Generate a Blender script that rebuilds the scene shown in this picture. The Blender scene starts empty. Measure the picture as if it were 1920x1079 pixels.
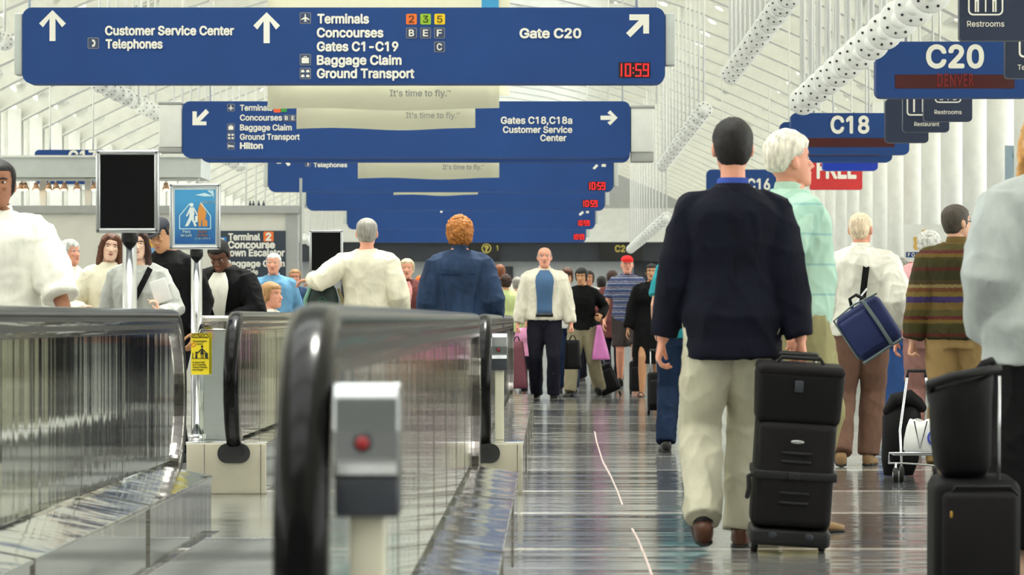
import bpy, bmesh, math, random, mathutils, mathutils.geometry
from mathutils import Vector, Matrix, noise
random.seed(7)
scene = bpy.context.scene
COL = scene.collection
V = Vector
# ---------------------------------------------------------------- camera, sky, sun, exposure
F = 6400.0                     # focal length in pixels of the 1920 wide photograph (120 mm)
HX, HY, EYE = 1031.0, 597.0, 0.97   # vanishing point and eye height
cam_data = bpy.data.cameras.new('camera')
cam_data.sensor_width = 36.0
cam_data.lens = F / 1920 * 36.0
cam_data.shift_x = (960 - HX) / 1920
cam_data.shift_y = (HY - 539.5) / 1920
cam_data.clip_end = 600
cam_data.clip_start = 0.2
cam_data.dof.use_dof = True
cam_data.dof.focus_distance = 23.0
cam_data.dof.aperture_fstop = 9.0
cam = bpy.data.objects.new('camera', cam_data)
COL.objects.link(cam)
cam.location = (0, 0, EYE)
cam.rotation_euler = (math.pi / 2, 0, 0)
scene.camera = cam

world = bpy.data.worlds.new('daylight')
scene.world = world
world.use_nodes = True
_bg = world.node_tree.nodes['Background']
_bg.inputs[0].default_value = (1.0, 0.985, 0.945, 1)
_bg.inputs[1].default_value = 5.0

sun_data = bpy.data.lights.new('sun', 'SUN')
sun_data.energy = 5.0
sun_data.angle = math.radians(1.2)
sun_data.color = (1.0, 0.955, 0.87)
sun = bpy.data.objects.new('sun', sun_data)
COL.objects.link(sun)
sun.location = (0, 30, 30)
sun.rotation_euler = (math.radians(-24), math.radians(8), 0)   # high sun, slightly beyond the people

scene.view_settings.view_transform = 'Standard'
scene.view_settings.look = 'None'
scene.view_settings.gamma = 1.0
scene.view_settings.use_curve_mapping = False
scene.view_settings.exposure = 0.12
scene.cycles.max_bounces = 14
scene.cycles.diffuse_bounces = 6
scene.cycles.glossy_bounces = 10
scene.cycles.transparent_max_bounces = 12
scene.cycles.caustics_reflective = True
scene.cycles.caustics_refractive = False
scene.cycles.sample_clamp_indirect = 6.0
scene.cycles.use_denoising = True

def P(px, py, s):
    """the point seen at pixel px, py where one metre spans s pixels"""
    return V(((px - HX) / s, F / s, EYE - (py - HY) / s))

# ---------------------------------------------------------------- materials
def srgb(r, g, b):
    f = lambda c: (c / 255 / 12.92) if c / 255 <= 0.04045 else ((c / 255 + 0.055) / 1.055) ** 2.4
    return (f(r), f(g), f(b), 1.0)

MATS = {}
def mat(name, rgb, rough=0.6, metal=0.0, var=0.12, vscale=(6, 6, 6), bump=0.0, bscale=(30, 30, 30), emit=None, emit_s=0.0, coat=0.0, spec=0.5, bdist=0.01, rough_var=0.0):
    if name in MATS: return MATS[name]
    m = bpy.data.materials.new(name); m.use_nodes = True
    nt = m.node_tree; N = nt.nodes; L = nt.links
    b = N['Principled BSDF']
    col = srgb(*rgb)
    b.inputs['Roughness'].default_value = rough
    b.inputs['Metallic'].default_value = metal
    b.inputs['Specular IOR Level'].default_value = spec
    if coat: b.inputs['Coat Weight'].default_value = coat
    tc = N.new('ShaderNodeTexCoord')
    if var > 0:
        mp = N.new('ShaderNodeMapping'); mp.inputs['Scale'].default_value = vscale
        nz = N.new('ShaderNodeTexNoise'); nz.inputs['Scale'].default_value = 1.0; nz.inputs['Detail'].default_value = 3
        L.new(tc.outputs['Object'], mp.inputs['Vector']); L.new(mp.outputs[0], nz.inputs['Vector'])
        rp = N.new('ShaderNodeValToRGB')
        rp.color_ramp.elements[0].position = 0.3; rp.color_ramp.elements[1].position = 0.7
        rp.color_ramp.elements[0].color = tuple(c * (1 - var) for c in col[:3]) + (1,)
        rp.color_ramp.elements[1].color = tuple(min(1, c * (1 + var)) for c in col[:3]) + (1,)
        L.new(nz.outputs['Fac'], rp.inputs[0]); L.new(rp.outputs[0], b.inputs['Base Color'])
        if rough_var:
            mr = N.new('ShaderNodeMapRange'); mr.inputs[3].default_value = max(0, rough - rough_var); mr.inputs[4].default_value = rough + rough_var
            L.new(nz.outputs['Fac'], mr.inputs[0]); L.new(mr.outputs[0], b.inputs['Roughness'])
    else:
        b.inputs['Base Color'].default_value = col
    if bump > 0:
        mp2 = N.new('ShaderNodeMapping'); mp2.inputs['Scale'].default_value = bscale
        n2 = N.new('ShaderNodeTexNoise'); n2.inputs['Scale'].default_value = 1.0; n2.inputs['Detail'].default_value = 2
        bp = N.new('ShaderNodeBump'); bp.inputs['Strength'].default_value = bump; bp.inputs['Distance'].default_value = bdist
        L.new(tc.outputs['Object'], mp2.inputs['Vector']); L.new(mp2.outputs[0], n2.inputs['Vector'])
        L.new(n2.outputs['Fac'], bp.inputs['Height']); L.new(bp.outputs[0], b.inputs['Normal'])
    if emit is not None:
        b.inputs['Emission Color'].default_value = srgb(*emit); b.inputs['Emission Strength'].default_value = emit_s
    MATS[name] = m
    return m

def cloth(name, rgb, **kw):
    a = dict(rough=0.85, var=0.14, vscale=(9, 9, 5), bump=0.35, bscale=(45, 45, 30), bdist=0.006, spec=0.2); a.update(kw)
    return mat(name, rgb, **a)

def stripes_mat(name, cols, axis='Z', scale=1.0, rough=0.85, wobble=0.02, wscale=30, plaid=None):
    """cloth with bands woven along one object axis; cols = [(pos, rgb), ...]"""
    m = bpy.data.materials.new(name); m.use_nodes = True
    nt = m.node_tree; N = nt.nodes; L = nt.links; b = N['Principled BSDF']
    b.inputs['Roughness'].default_value = rough; b.inputs['Specular IOR Level'].default_value = 0.2
    tc = N.new('ShaderNodeTexCoord'); sp = N.new('ShaderNodeSeparateXYZ'); L.new(tc.outputs['Object'], sp.inputs[0])
    nz = N.new('ShaderNodeTexNoise'); nz.inputs['Scale'].default_value = wscale; L.new(tc.outputs['Object'], nz.inputs['Vector'])
    def band(out, sc):
        a = N.new('ShaderNodeMath'); a.operation = 'MULTIPLY_ADD'; L.new(nz.outputs['Fac'], a.inputs[0]); a.inputs[1].default_value = wobble; L.new(out, a.inputs[2])
        s_ = N.new('ShaderNodeMath'); s_.operation = 'MULTIPLY'; L.new(a.outputs[0], s_.inputs[0]); s_.inputs[1].default_value = sc
        fr = N.new('ShaderNodeMath'); fr.operation = 'FRACT'; L.new(s_.outputs[0], fr.inputs[0]); return fr.outputs[0]
    rp = N.new('ShaderNodeValToRGB'); cr = rp.color_ramp; cr.interpolation = 'CONSTANT'
    while len(cr.elements) > 1: cr.elements.remove(cr.elements[0])
    cr.elements[0].position = cols[0][0]; cr.elements[0].color = srgb(*cols[0][1])
    for p, c in cols[1:]:
        e = cr.elements.new(p); e.color = srgb(*c)
    L.new(band(sp.outputs[axis], scale), rp.inputs[0])
    out = rp.outputs[0]
    if plaid:
        rp2 = N.new('ShaderNodeValToRGB'); c2 = rp2.color_ramp; c2.interpolation = 'CONSTANT'
        c2.elements[0].color = (1, 1, 1, 1); c2.elements[1].position = 0.7; c2.elements[1].color = srgb(*plaid)
        L.new(band(sp.outputs['X'], scale), rp2.inputs[0])
        mx = N.new('ShaderNodeMix'); mx.data_type = 'RGBA'; mx.blend_type = 'MULTIPLY'; mx.inputs[0].default_value = 1.0
        L.new(out, mx.inputs[6]); L.new(rp2.outputs[0], mx.inputs[7]); out = mx.outputs[2]
    L.new(out, b.inputs['Base Color'])
    return m

# ---------------------------------------------------------------- mesh building
class MB:
    def __init__(s): s.v = []; s.f = []; s.mi = []; s.cur = 0; s.sm = []; s.smooth = False
    def add(s, vs, fs, smooth=None):
        o = len(s.v); s.v += [tuple(v) for v in vs]
        for f in fs:
            s.f.append([i + o for i in f]); s.mi.append(s.cur); s.sm.append(s.smooth if smooth is None else smooth)
        return s
    def box(s, lo, hi, M=None):
        x0, y0, z0 = lo; x1, y1, z1 = hi
        vs = [V(p) for p in ((x0,y0,z0),(x1,y0,z0),(x1,y1,z0),(x0,y1,z0),(x0,y0,z1),(x1,y0,z1),(x1,y1,z1),(x0,y1,z1))]
        if M: vs = [M @ v for v in vs]
        return s.add(vs, [(3,2,1,0),(4,5,6,7),(0,1,5,4),(1,2,6,5),(2,3,7,6),(3,0,4,7)], False)
    def rbox(s, lo, hi, r=0.02, seg=3, M=None, taper=0.0):
        bm = bmesh.new(); bmesh.ops.create_cube(bm, size=1)
        c = [(a + b) / 2 for a, b in zip(lo, hi)]; d = [b - a for a, b in zip(lo, hi)]
        for v in bm.verts:
            t = 1 - taper * (v.co.z + 0.5)
            v.co = V((c[0] + v.co.x * d[0] * t, c[1] + v.co.y * d[1] * t, c[2] + v.co.z * d[2]))
        bmesh.ops.bevel(bm, geom=bm.edges[:], offset=min(r, min(d) * 0.49), segments=seg, profile=0.5, affect='EDGES')
        bm.verts.index_update()
        vs = [M @ v.co if M else v.co.copy() for v in bm.verts]
        s.add(vs, [[v.index for v in f.verts] for f in bm.faces], True); bm.free(); return s
    def loft(s, rings, cap=True, closed=True, smooth=True):
        n = len(rings[0]); vs = [p for r in rings for p in r]; fs = []
        for i in range(len(rings) - 1):
            for j in range(n if closed else n - 1):
                k = (j + 1) % n
                fs.append((i*n + j, i*n + k, (i+1)*n + k, (i+1)*n + j))
        if cap:
            fs.append(tuple(range(n - 1, -1, -1))); fs.append(tuple((len(rings)-1)*n + j for j in range(n)))
        return s.add(vs, fs, smooth)
    def prism(s, pts, off, smooth=False):
        """polygon pts (list of Vector) pushed by vector off"""
        n = len(pts); off = V(off)
        if off.length < 0.0075:      # overlapping inks each lie a hair above the last
            s.lift = getattr(s, 'lift', 0) + 1; pts = [V(p) - off.normalized() * 0.00015 * s.lift for p in pts]
        vs = [V(p) for p in pts] + [V(p) + off for p in pts]
        fs = [tuple(range(n - 1, -1, -1)), tuple(range(n, 2*n))] + [(j, (j+1) % n, n + (j+1) % n, n + j) for j in range(n)]
        return s.add(vs, fs, smooth)
    def tube(s, pts, rad, n=12, cap='round', smooth=True):
        pts = [V(p) for p in pts]
        rad = rad if isinstance(rad, (list, tuple)) else [rad] * len(pts)
        return s.loft(tube_rings(pts, rad, n, cap), True, True, smooth)
    def cyl(s, a, b, r, n=16, r2=None):
        return s.tube([a, b], [r, r2 if r2 is not None else r], n, 'flat')
    def ell(s, c, r, n=16, m=10, M=None):
        c = V(c); rings = []
        for i in range(m + 1):
            t = math.pi * (i / m) ; t = min(max(t, 0.03), math.pi - 0.03)
            rings.append([V((r[0]*math.sin(t)*math.cos(2*math.pi*j/n), r[1]*math.sin(t)*math.sin(2*math.pi*j/n), -r[2]*math.cos(t))) for j in range(n)])
        rings = [[c + (M @ p if M else p) for p in g] for g in rings]
        return s.loft(rings)
    def xform(s, M):
        s.v = [tuple(M @ V(p)) for p in s.v]; return s
    def mesh(s, name, mats):
        me = bpy.data.meshes.new(name); me.from_pydata(s.v, [], s.f)
        for m in (mats if isinstance(mats, (list, tuple)) else [mats]): me.materials.append(m)
        me.polygons.foreach_set('material_index', s.mi); me.polygons.foreach_set('use_smooth', s.sm)
        bm = bmesh.new(); bm.from_mesh(me); bmesh.ops.recalc_face_normals(bm, faces=bm.faces[:]); bm.to_mesh(me); bm.free()
        me.update(); return me
    def build(s, name, mats, parent=None, loc=None, bevel=0.0):
        """verts are in world space; the object sits at its parent's origin (or at loc)"""
        org = V(parent['_org']) if parent is not None and '_org' in parent else V((0, 0, 0))
        if loc is not None and parent is None: org = V(loc)
        if org.length: s.v = [tuple(V(p) - org) for p in s.v]
        o = bpy.data.objects.new(name, s.mesh(name, mats)); COL.objects.link(o)
        if parent is None: o.location = org
        else: o.parent = parent
        o['_org'] = tuple(org)
        if bevel:
            b = o.modifiers.new('bevel', 'BEVEL'); b.width = bevel; b.segments = 2; b.limit_method = 'ANGLE'
        return o

def tube_rings(pts, rad, n=12, cap='round', ry=None):
    rings = []; t = []
    for i in range(len(pts)):
        a = pts[max(0, i-1)]; b = pts[min(len(pts)-1, i+1)]; t.append((b - a).normalized())
    u = t[0].orthogonal().normalized()
    ang = [2*math.pi*j/n for j in range(n)]
    for i, p in enumerate(pts):
        u = (u - t[i] * u.dot(t[i])).normalized(); w = t[i].cross(u)
        rg = lambda c, r: [c + u*(r*math.cos(a)) + w*(r*math.sin(a)) for a in ang]
        if i == 0 and cap == 'round':
            for q in (80, 50, 25): rings.append(rg(p - t[i]*rad[i]*math.sin(math.radians(q)), rad[i]*math.cos(math.radians(q))))
        rings.append(rg(p, rad[i]))
        if i == len(pts)-1 and cap == 'round':
            for q in (25, 50, 80): rings.append(rg(p + t[i]*rad[i]*math.sin(math.radians(q)), rad[i]*math.cos(math.radians(q))))
    return rings

def bez(a, b, c, n=10):
    a, b, c = V(a), V(b), V(c)
    return [a*(1-t)**2 + b*2*t*(1-t) + c*t*t for t in [i/n for i in range(n+1)]]

def tag(o, label=None, cat=None, group=None, kind=None):
    if label: o['label'] = label
    if cat: o['category'] = cat
    if group: o['group'] = group
    if kind: o['kind'] = kind
    return o
def thing(name, loc, label, cat, group=None):
    o = bpy.data.objects.new(name, None); COL.objects.link(o); o.location = loc; o['_org'] = tuple(loc)
    o.empty_display_size = 0.2
    return tag(o, label, cat, group)
def struct(name, mb, m, **k):
    o = mb.build(name, m, **k); o['kind'] = 'structure'; return o
def copy_tree(o, loc, label=None):
    c = o.copy(); COL.objects.link(c); c.location = loc
    if label: c['label'] = label
    for ch in list(o.children):
        d = ch.copy(); COL.objects.link(d); d.parent = c
        for g in list(ch.children):
            e = g.copy(); COL.objects.link(e); e.parent = d
    return c

def remesh(mb, voxel, smooth=3, fac=0.5):
    me = mb.mesh('tmp', [])
    o = bpy.data.objects.new('tmp', me); COL.objects.link(o)
    r = o.modifiers.new('r', 'REMESH'); r.mode = 'VOXEL'; r.voxel_size = voxel; r.use_smooth_shade = True
    if smooth:
        s = o.modifiers.new('s', 'SMOOTH'); s.factor = fac; s.iterations = smooth
    dg = bpy.context.evaluated_depsgraph_get()
    out = bpy.data.meshes.new_from_object(o.evaluated_get(dg))
    bpy.data.objects.remove(o); bpy.data.meshes.remove(me)
    return out

# ---------------------------------------------------------------- lettering
TEXT_CACHE = {}
FONT = None
try:                       # the sans-serif that ships inside Blender; the built-in one is the fallback
    import os
    FONT = bpy.data.fonts.load(os.path.join(bpy.utils.system_resource('DATAFILES'), 'fonts', 'Inter.woff2'))
except Exception:
    FONT = None
def text_geo(body, bold=0.02, shear=0.0, spacing=1.0):
    k = (body, bold, shear, spacing)
    if k in TEXT_CACHE: return TEXT_CACHE[k]
    cu = bpy.data.curves.new('t', 'FONT'); cu.body = body; cu.size = 1; cu.offset = 0.0; cu.extrude = 0.0; cu.resolution_u = 3; cu.font = (FONT if body not in ('FREE', 'DENVER') else None) or cu.font; cu.shear = shear; cu.space_character = spacing
    o = bpy.data.objects.new('t', cu); COL.objects.link(o)
    dg = bpy.context.evaluated_depsgraph_get()
    oe = o.evaluated_get(dg)
    me = bpy.data.meshes.new_from_object(oe); v_raw = [V((v.co.x, v.co.y, 1)) for v in me.vertices]; f_raw = [list(p.vertices) for p in me.polygons]; bpy.data.meshes.remove(me)
    cv = oe.to_curve(dg); loops = []; feet = []
    for sp in cv.splines:      # each contour as a polygon; overlapping strokes of one glyph are filled one by one
        bp = sp.bezier_points; pts = []
        for i in range(len(bp)):
            a, b = bp[i], bp[(i + 1) % len(bp)]
            straight = (a.handle_right - a.co).cross(b.co - a.co).length < 1e-5 and (b.handle_left - b.co).cross(b.co - a.co).length < 1e-5
            seg = [a.co.copy()] if straight else mathutils.geometry.interpolate_bezier(a.co, a.handle_right, b.handle_left, b.co, 6)[:-1]
            pts += [V((q[0], q[1], 0)) for q in seg]
        if len(pts) > 2: loops.append(pts)
    oe.to_curve_clear(); bpy.data.objects.remove(o); bpy.data.curves.remove(cu)
    area = lambda L: sum(p.x*q.y - q.x*p.y for p, q in zip(L, L[1:] + L[:1])) / 2
    inside = lambda p, L: sum(1 for a, b in zip(L, L[1:] + L[:1]) if (a.y > p.y) != (b.y > p.y) and p.x < (b.x-a.x)*(p.y-a.y)/(b.y-a.y) + a.x) % 2 == 1
    sg = math.copysign(1, area(max(loops, key=lambda L: abs(area(L)))))
    outs = [L for L in loops if area(L)*sg > 0]; holes = [L for L in loops if area(L)*sg <= 0]
    if FONT is not None and '1' in body:      # the figure one without its foot, as on the signs
        def foot(L):
            xs = [p.x for p in L]; ys = [p.y for p in L]
            return len(L) <= 5 and min(ys) > -.02 and max(ys) < .13 and .25 < max(xs)-min(xs) < .7
        feet = [L for L in outs if foot(L)]; outs = [L for L in outs if not foot(L)]
    own = {}
    for h in holes:
        c = [i for i, L in enumerate(outs) if inside(h[0], L)]
        if c: own.setdefault(min(c, key=lambda i: abs(area(outs[i]))), []).append(h)
    vs, fs = [], []
    for i, L in enumerate(outs):
        grp = [L] + own.get(i, []); n0 = len(vs); tris = mathutils.geometry.tessellate_polygon(grp)
        for g in grp: vs += [V((p.x, p.y, (i % 4)*0.2)) for p in g]
        fs += [[n0 + k for k in t] for t in tris]
    in_foot = lambda p: any(min(q.x for q in L)-.004 <= p.x <= max(q.x for q in L)+.004 and p.y < max(q.y for q in L)+.004 for L in feet)
    n0 = len(vs); vs = vs + v_raw
    fs += [[n0 + k for k in f] for f in f_raw if not all(in_foot(v_raw[k]) for k in f)]
    if bold > 0:           # heavier strokes: the same outline laid again a hair's breadth to every side
        v0, f0, n0 = vs, fs, len(vs); vs, fs = [], []
        for q in range(8):
            d = V((math.cos(q*math.pi/4)*bold, math.sin(q*math.pi/4)*bold, 0)); fs += [[i + len(vs) for i in f] for f in f0]; vs = vs + [p + d for p in v0]
    TEXT_CACHE[k] = (vs, fs); return vs, fs
CAP = max(v.y for v in text_geo('H', 0.0)[0])
def lettering(parent, body, x0, x1, base, cap, s, m, bold=0.022, dy=0.004, y=None, name='lettering', shear=0.0, spacing=1.0):
    """writing whose left, right, baseline and capital height are read off the photo in pixels at scale s"""
    vs, fs = text_geo(body, bold, shear, spacing)
    xa = min(v.x for v in vs); xb = max(v.x for v in vs)
    sx = (x1 - x0) / s / (xb - xa); sz = cap / s / CAP
    o = P(x0, base, s); yy = (o.y if y is None else y) - dy
    mb = MB()
    n = len(vs); nc = 8 if bold > 0 else 1; per = n // nc
    pts = [V((o.x + (v.x - xa) * sx, yy - 0.0004*(i // per) - 0.0002*v.z, o.z + v.y * sz)) for i, v in enumerate(vs)]
    mb.add(pts, fs, False)
    # give the letters a little thickness: the outline is pulled back into the board
    edges = {}
    for f in fs:
        if f[0] >= per: break
        for a, b in zip(f, f[1:] + f[:1]): edges[(a, b)] = 1
    rim = [(a, b) for (a, b) in edges if (b, a) not in edges]
    back = [p + V((0, dy + 0.001, 0)) for p in pts]
    mb.add(pts + back, [(b, a, a + n, b + n) for a, b in rim], False)
    return mb.build(name, m, parent)

def rrect(x0, x1, z0, z1, r, y, n=6):
    pts = []
    for cx, cz, a0 in ((x1-r, z1-r, 0), (x0+r, z1-r, 90), (x0+r, z0+r, 180), (x1-r, z0+r, 270)):
        for i in range(n+1):
            a = math.radians(a0 + 90*i/n); pts.append(V((cx + r*math.cos(a), y, cz + r*math.sin(a))))
    return pts
def pxpoly(pts, s, y): return [V(((a - HX)/s, y, EYE - (b - HY)/s)) for a, b in pts]
# ================================================================ THE HALL
M_white = mat('white_paint', (226, 227, 221), rough=0.55, var=0.04)
M_whitesteel = mat('white_steel_paint', (226, 228, 222), rough=0.45, var=0.05)
M_grey = mat('grey_paint', (168, 170, 166), rough=0.5, var=0.05)
M_lgrey = mat('pale_grey_paint', (196, 202, 198), rough=0.5, var=0.05)
M_dark = mat('charcoal_panel', (44, 48, 56), rough=0.5, var=0.1)
M_black = mat('black_plastic', (16, 16, 18), rough=0.45, var=0.1)
M_rubber = mat('black_rubber', (9, 9, 10), rough=0.18, var=0.1, spec=0.16)
M_rubber_dull = mat('dull_black_rubber', (22, 22, 23), rough=0.6, var=0.1)
M_alu = mat('brushed_aluminium', (190, 192, 194), rough=0.28, metal=0.9, var=0.05)
M_chrome = mat('polished_tube_steel', (205, 208, 212), rough=0.12, metal=1.0, var=0.03)
M_cream_steel = mat('brushed_end_plate_steel', (190, 185, 168), rough=0.42, metal=0.75, var=0.1, vscale=(3, 3, 3), bump=0.05, bscale=(2, 2, 200))
M_signblue = mat('sign_blue', (36, 70, 130), rough=0.6, var=0.05, vscale=(1.5, 1.5, 1.5), spec=0.25)
M_signblue2 = mat('bright_sign_blue', (16, 58, 186), rough=0.4, var=0.05)
M_signnavy = mat('sign_navy', (34, 46, 72), rough=0.4, var=0.06)
def banner_mat():
    m = bpy.data.materials.new('banner_cloth'); m.use_nodes = True; N = m.node_tree.nodes; L = m.node_tree.links; b = N['Principled BSDF']
    b.inputs['Base Color'].default_value = srgb(240, 239, 224); b.inputs['Roughness'].default_value = 0.8
    t = N.new('ShaderNodeBsdfTranslucent'); t.inputs[0].default_value = srgb(244, 243, 228)
    x = N.new('ShaderNodeMixShader'); x.inputs[0].default_value = 0.85
    L.new(b.outputs[0], x.inputs[1]); L.new(t.outputs[0], x.inputs[2]); L.new(x.outputs[0], N['Material Output'].inputs[0]); return m
M_banner = banner_mat()
M_letter = mat('letter_white', (240, 238, 226), rough=0.5, var=0.0)
M_letterdim = mat('letter_pale_grey', (148, 148, 142), rough=0.5, var=0.0)
M_cream = mat('banner_cream', (236, 235, 218), rough=0.7, var=0.03)
M_led_off = mat('led_dark_red', (70, 10, 14), rough=0.35, var=0.08)
M_led = mat('led_red', (240, 40, 40), rough=0.4, var=0, emit=(255, 30, 40), emit_s=0.9)
M_led_dim = mat('led_dim_red', (128, 18, 22), rough=0.4, var=0, emit=(150, 16, 22), emit_s=0.05)

# polished stainless panels: fine upright ripples that pull reflections into stripes
def ripple_steel(name, rgb, rough, scale, strength, dist, horiz=None):
    m = bpy.data.materials.new(name); m.use_nodes = True
    nt = m.node_tree; N = nt.nodes; L = nt.links; b = N['Principled BSDF']
    b.inputs['Base Color'].default_value = srgb(*rgb); b.inputs['Metallic'].default_value = 1.0; b.inputs['Roughness'].default_value = rough
    tc = N.new('ShaderNodeTexCoord'); mp = N.new('ShaderNodeMapping'); mp.inputs['Scale'].default_value = scale
    nz = N.new('ShaderNodeTexNoise'); nz.inputs['Scale'].default_value = 1; nz.inputs['Detail'].default_value = 2.5
    bp = N.new('ShaderNodeBump'); bp.inputs['Strength'].default_value = strength; bp.inputs['Distance'].default_value = dist
    L.new(tc.outputs['Object'], mp.inputs['Vector']); L.new(mp.outputs[0], nz.inputs['Vector']); L.new(nz.outputs['Fac'], bp.inputs['Height'])
    L.new(bp.outputs[0], b.inputs['Normal'])
    return m
M_panel = ripple_steel('rippled_polished_steel', (238, 242, 238), 0.05, (1.0, 7.0, 0.10), 1.0, 0.0016)
M_deck = ripple_steel('scuffed_deck_steel', (240, 241, 238), 0.1, (3.0, 2.4, 2.0), 0.8, 0.014)
M_skirt = ripple_steel('skirt_steel', (240, 241, 238), 0.08, (2.0, 5.0, 0.4), 0.7, 0.004)
M_trim = ripple_steel('dark_trim_steel', (192, 186, 178), 0.1, (2, 1.2, 70), 0.6, 0.003)

# floor: dark polished terrazzo with paler cross bands
def floor_mat():
    m = bpy.data.materials.new('polished_terrazzo'); m.use_nodes = True
    nt = m.node_tree; N = nt.nodes; L = nt.links; b = N['Principled BSDF']
    tc = N.new('ShaderNodeTexCoord')
    sp = N.new('ShaderNodeSeparateXYZ'); L.new(tc.outputs['Object'], sp.inputs[0])
    mu = N.new('ShaderNodeMath'); mu.operation = 'MULTIPLY'; mu.inputs[1].default_value = 1/4.8; L.new(sp.outputs['Y'], mu.inputs[0])
    fr = N.new('ShaderNodeMath'); fr.operation = 'FRACT'; L.new(mu.outputs[0], fr.inputs[0])
    rp = N.new('ShaderNodeValToRGB'); cr = rp.color_ramp; cr.interpolation = 'CONSTANT'
    cr.elements[0].color = srgb(84, 85, 86); cr.elements[1].position = 0.55; cr.elements[1].color = srgb(118, 118, 116)
    e = cr.elements.new(0.52); e.color = srgb(205, 203, 195)
    e = cr.elements.new(0.97); e.color = srgb(205, 203, 195)
    L.new(fr.outputs[0], rp.inputs[0])
    n1 = N.new('ShaderNodeTexNoise'); n1.inputs['Scale'].default_value = 60; n1.inputs['Detail'].default_value = 3; L.new(tc.outputs['Object'], n1.inputs['Vector'])
    mx = N.new('ShaderNodeMix'); mx.data_type = 'RGBA'; mx.blend_type = 'OVERLAY'; mx.inputs[0].default_value = 0.35
    L.new(rp.outputs[0], mx.inputs[6]); L.new(n1.outputs['Color'], mx.inputs[7]); L.new(mx.outputs[2], b.inputs['Base Color'])
    mp = N.new('ShaderNodeMapping'); mp.inputs['Scale'].default_value = (0.3, 3.0, 1)
    n2 = N.new('ShaderNodeTexNoise'); n2.inputs['Scale'].default_value = 1; n2.inputs['Detail'].default_value = 3
    L.new(tc.outputs['Object'], mp.inputs['Vector']); L.new(mp.outputs[0], n2.inputs['Vector'])
    bp = N.new('ShaderNodeBump'); bp.inputs['Strength'].default_value = 0.8; bp.inputs['Distance'].default_value = 0.02
    L.new(n2.outputs['Fac'], bp.inputs['Height']); L.new(bp.outputs[0], b.inputs['Normal'])
    b.inputs['Roughness'].default_value = 0.11; b.inputs['Specular IOR Level'].default_value = 0.8
    return m
M_floor = floor_mat()
struct('floor', MB().box((-13, -12, -0.2), (9, 130, 0.0)), M_floor)
# thin pale pink line wandering along the walkway side of the floor
M_pinkline = mat('pale_pink_line', (222, 196, 190), rough=0.5, var=0.1)
def pink_strip(pix):
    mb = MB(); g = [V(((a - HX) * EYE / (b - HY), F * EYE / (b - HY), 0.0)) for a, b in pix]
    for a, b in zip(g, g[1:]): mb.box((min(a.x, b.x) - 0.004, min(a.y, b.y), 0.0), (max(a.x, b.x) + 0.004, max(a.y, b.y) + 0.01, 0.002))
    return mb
def dense(pts, n=6):
    out = []
    for (a, b), (c, d) in zip(pts, pts[1:]):
        out += [(a + (c-a)*i/n, b + (d-b)*i/n) for i in range(n)]
    return out + [pts[-1]]
struct('floor_line', pink_strip(dense([(1115, 810), (1119, 830), (1130, 866), (1145, 893), (1157, 920), (1167, 947)])), M_pinkline)
struct('floor_line', pink_strip(dense([(1185, 992), (1196, 1012), (1210, 1045), (1222, 1079)])), M_pinkline)

XC, HALF = -1.75, 7.25
CURVE = [(7.25, 4.25), (6.2, 4.78), (5.0, 5.32), (3.9, 5.76), (2.8, 6.12), (1.8, 6.38), (0.9, 6.54), (0, 6.6)]
def roof_z(u):
    u = abs(u)
    for (a, za), (b, zb) in zip(CURVE, CURVE[1:]):
        if b <= u <= a: return za + (zb - za) * (a - u) / (a - b)
    return CURVE[0][1]
RIB0, RIBN, RIBD = -9.6, 52, 2.4
# one rib: plate girder with round holes in the web, flange below
def rib_mesh():
    mb = MB(); D = 0.62; T = 0.02
    us = [-7.25 + 14.5 * i / 18 for i in range(19)]
    for a, b in zip(us, us[1:]):
        za, zb = roof_z(a), roof_z(b); n = 20; um = (a + b) / 2; zm = (za + zb) / 2 + D * 0.52
        outer = []; inner = []
        for j in range(n):
            t = 4 * j / n; k = int(t); q = t - k
            p = [(0, 0), (1, 0), (1, 1), (0, 1)][k]; p2 = [(1, 0), (1, 1), (0, 1), (0, 0)][k]
            uu = p[0] + (p2[0] - p[0]) * q; ww = p[1] + (p2[1] - p[1]) * q
            x = a + (b - a) * uu; outer.append(V((XC + x, 0, (za if uu < 1e-6 else za + (zb - za) * uu) + D * ww)))
            an = math.radians(225) + 2 * math.pi * j / n
            inner.append(V((XC + um + 0.15 * math.cos(an), 0, zm + 0.15 * math.sin(an))))
        vs = [p + V((0, -T, 0)) for p in outer] + [p + V((0, -T, 0)) for p in inner] + [p + V((0, T, 0)) for p in outer] + [p + V((0, T, 0)) for p in inner]
        fs = []
        for j in range(n):
            k = (j + 1) % n
            fs += [(j, k, n + k, n + j), (2*n + k, 2*n + j, 3*n + j, 3*n + k), (n + j, n + k, 3*n + k, 3*n + j)]
        mb.add(vs, fs, False)
        for dz in (0.0, D):
            q = [V((XC + a, -0.13, za + dz)), V((XC + b, -0.13, zb + dz)), V((XC + b, 0.13, zb + dz)), V((XC + a, 0.13, za + dz))]
            mb.prism(q, (0, 0, 0.03))
    return mb
r0 = struct('roof_rib', rib_mesh(), M_whitesteel)
r0.location = (0, RIB0, 0)
for i in range(1, RIBN):
    c = r0.copy(); COL.objects.link(c); c.location = (0, RIB0 + RIBD * i, 0)
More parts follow.
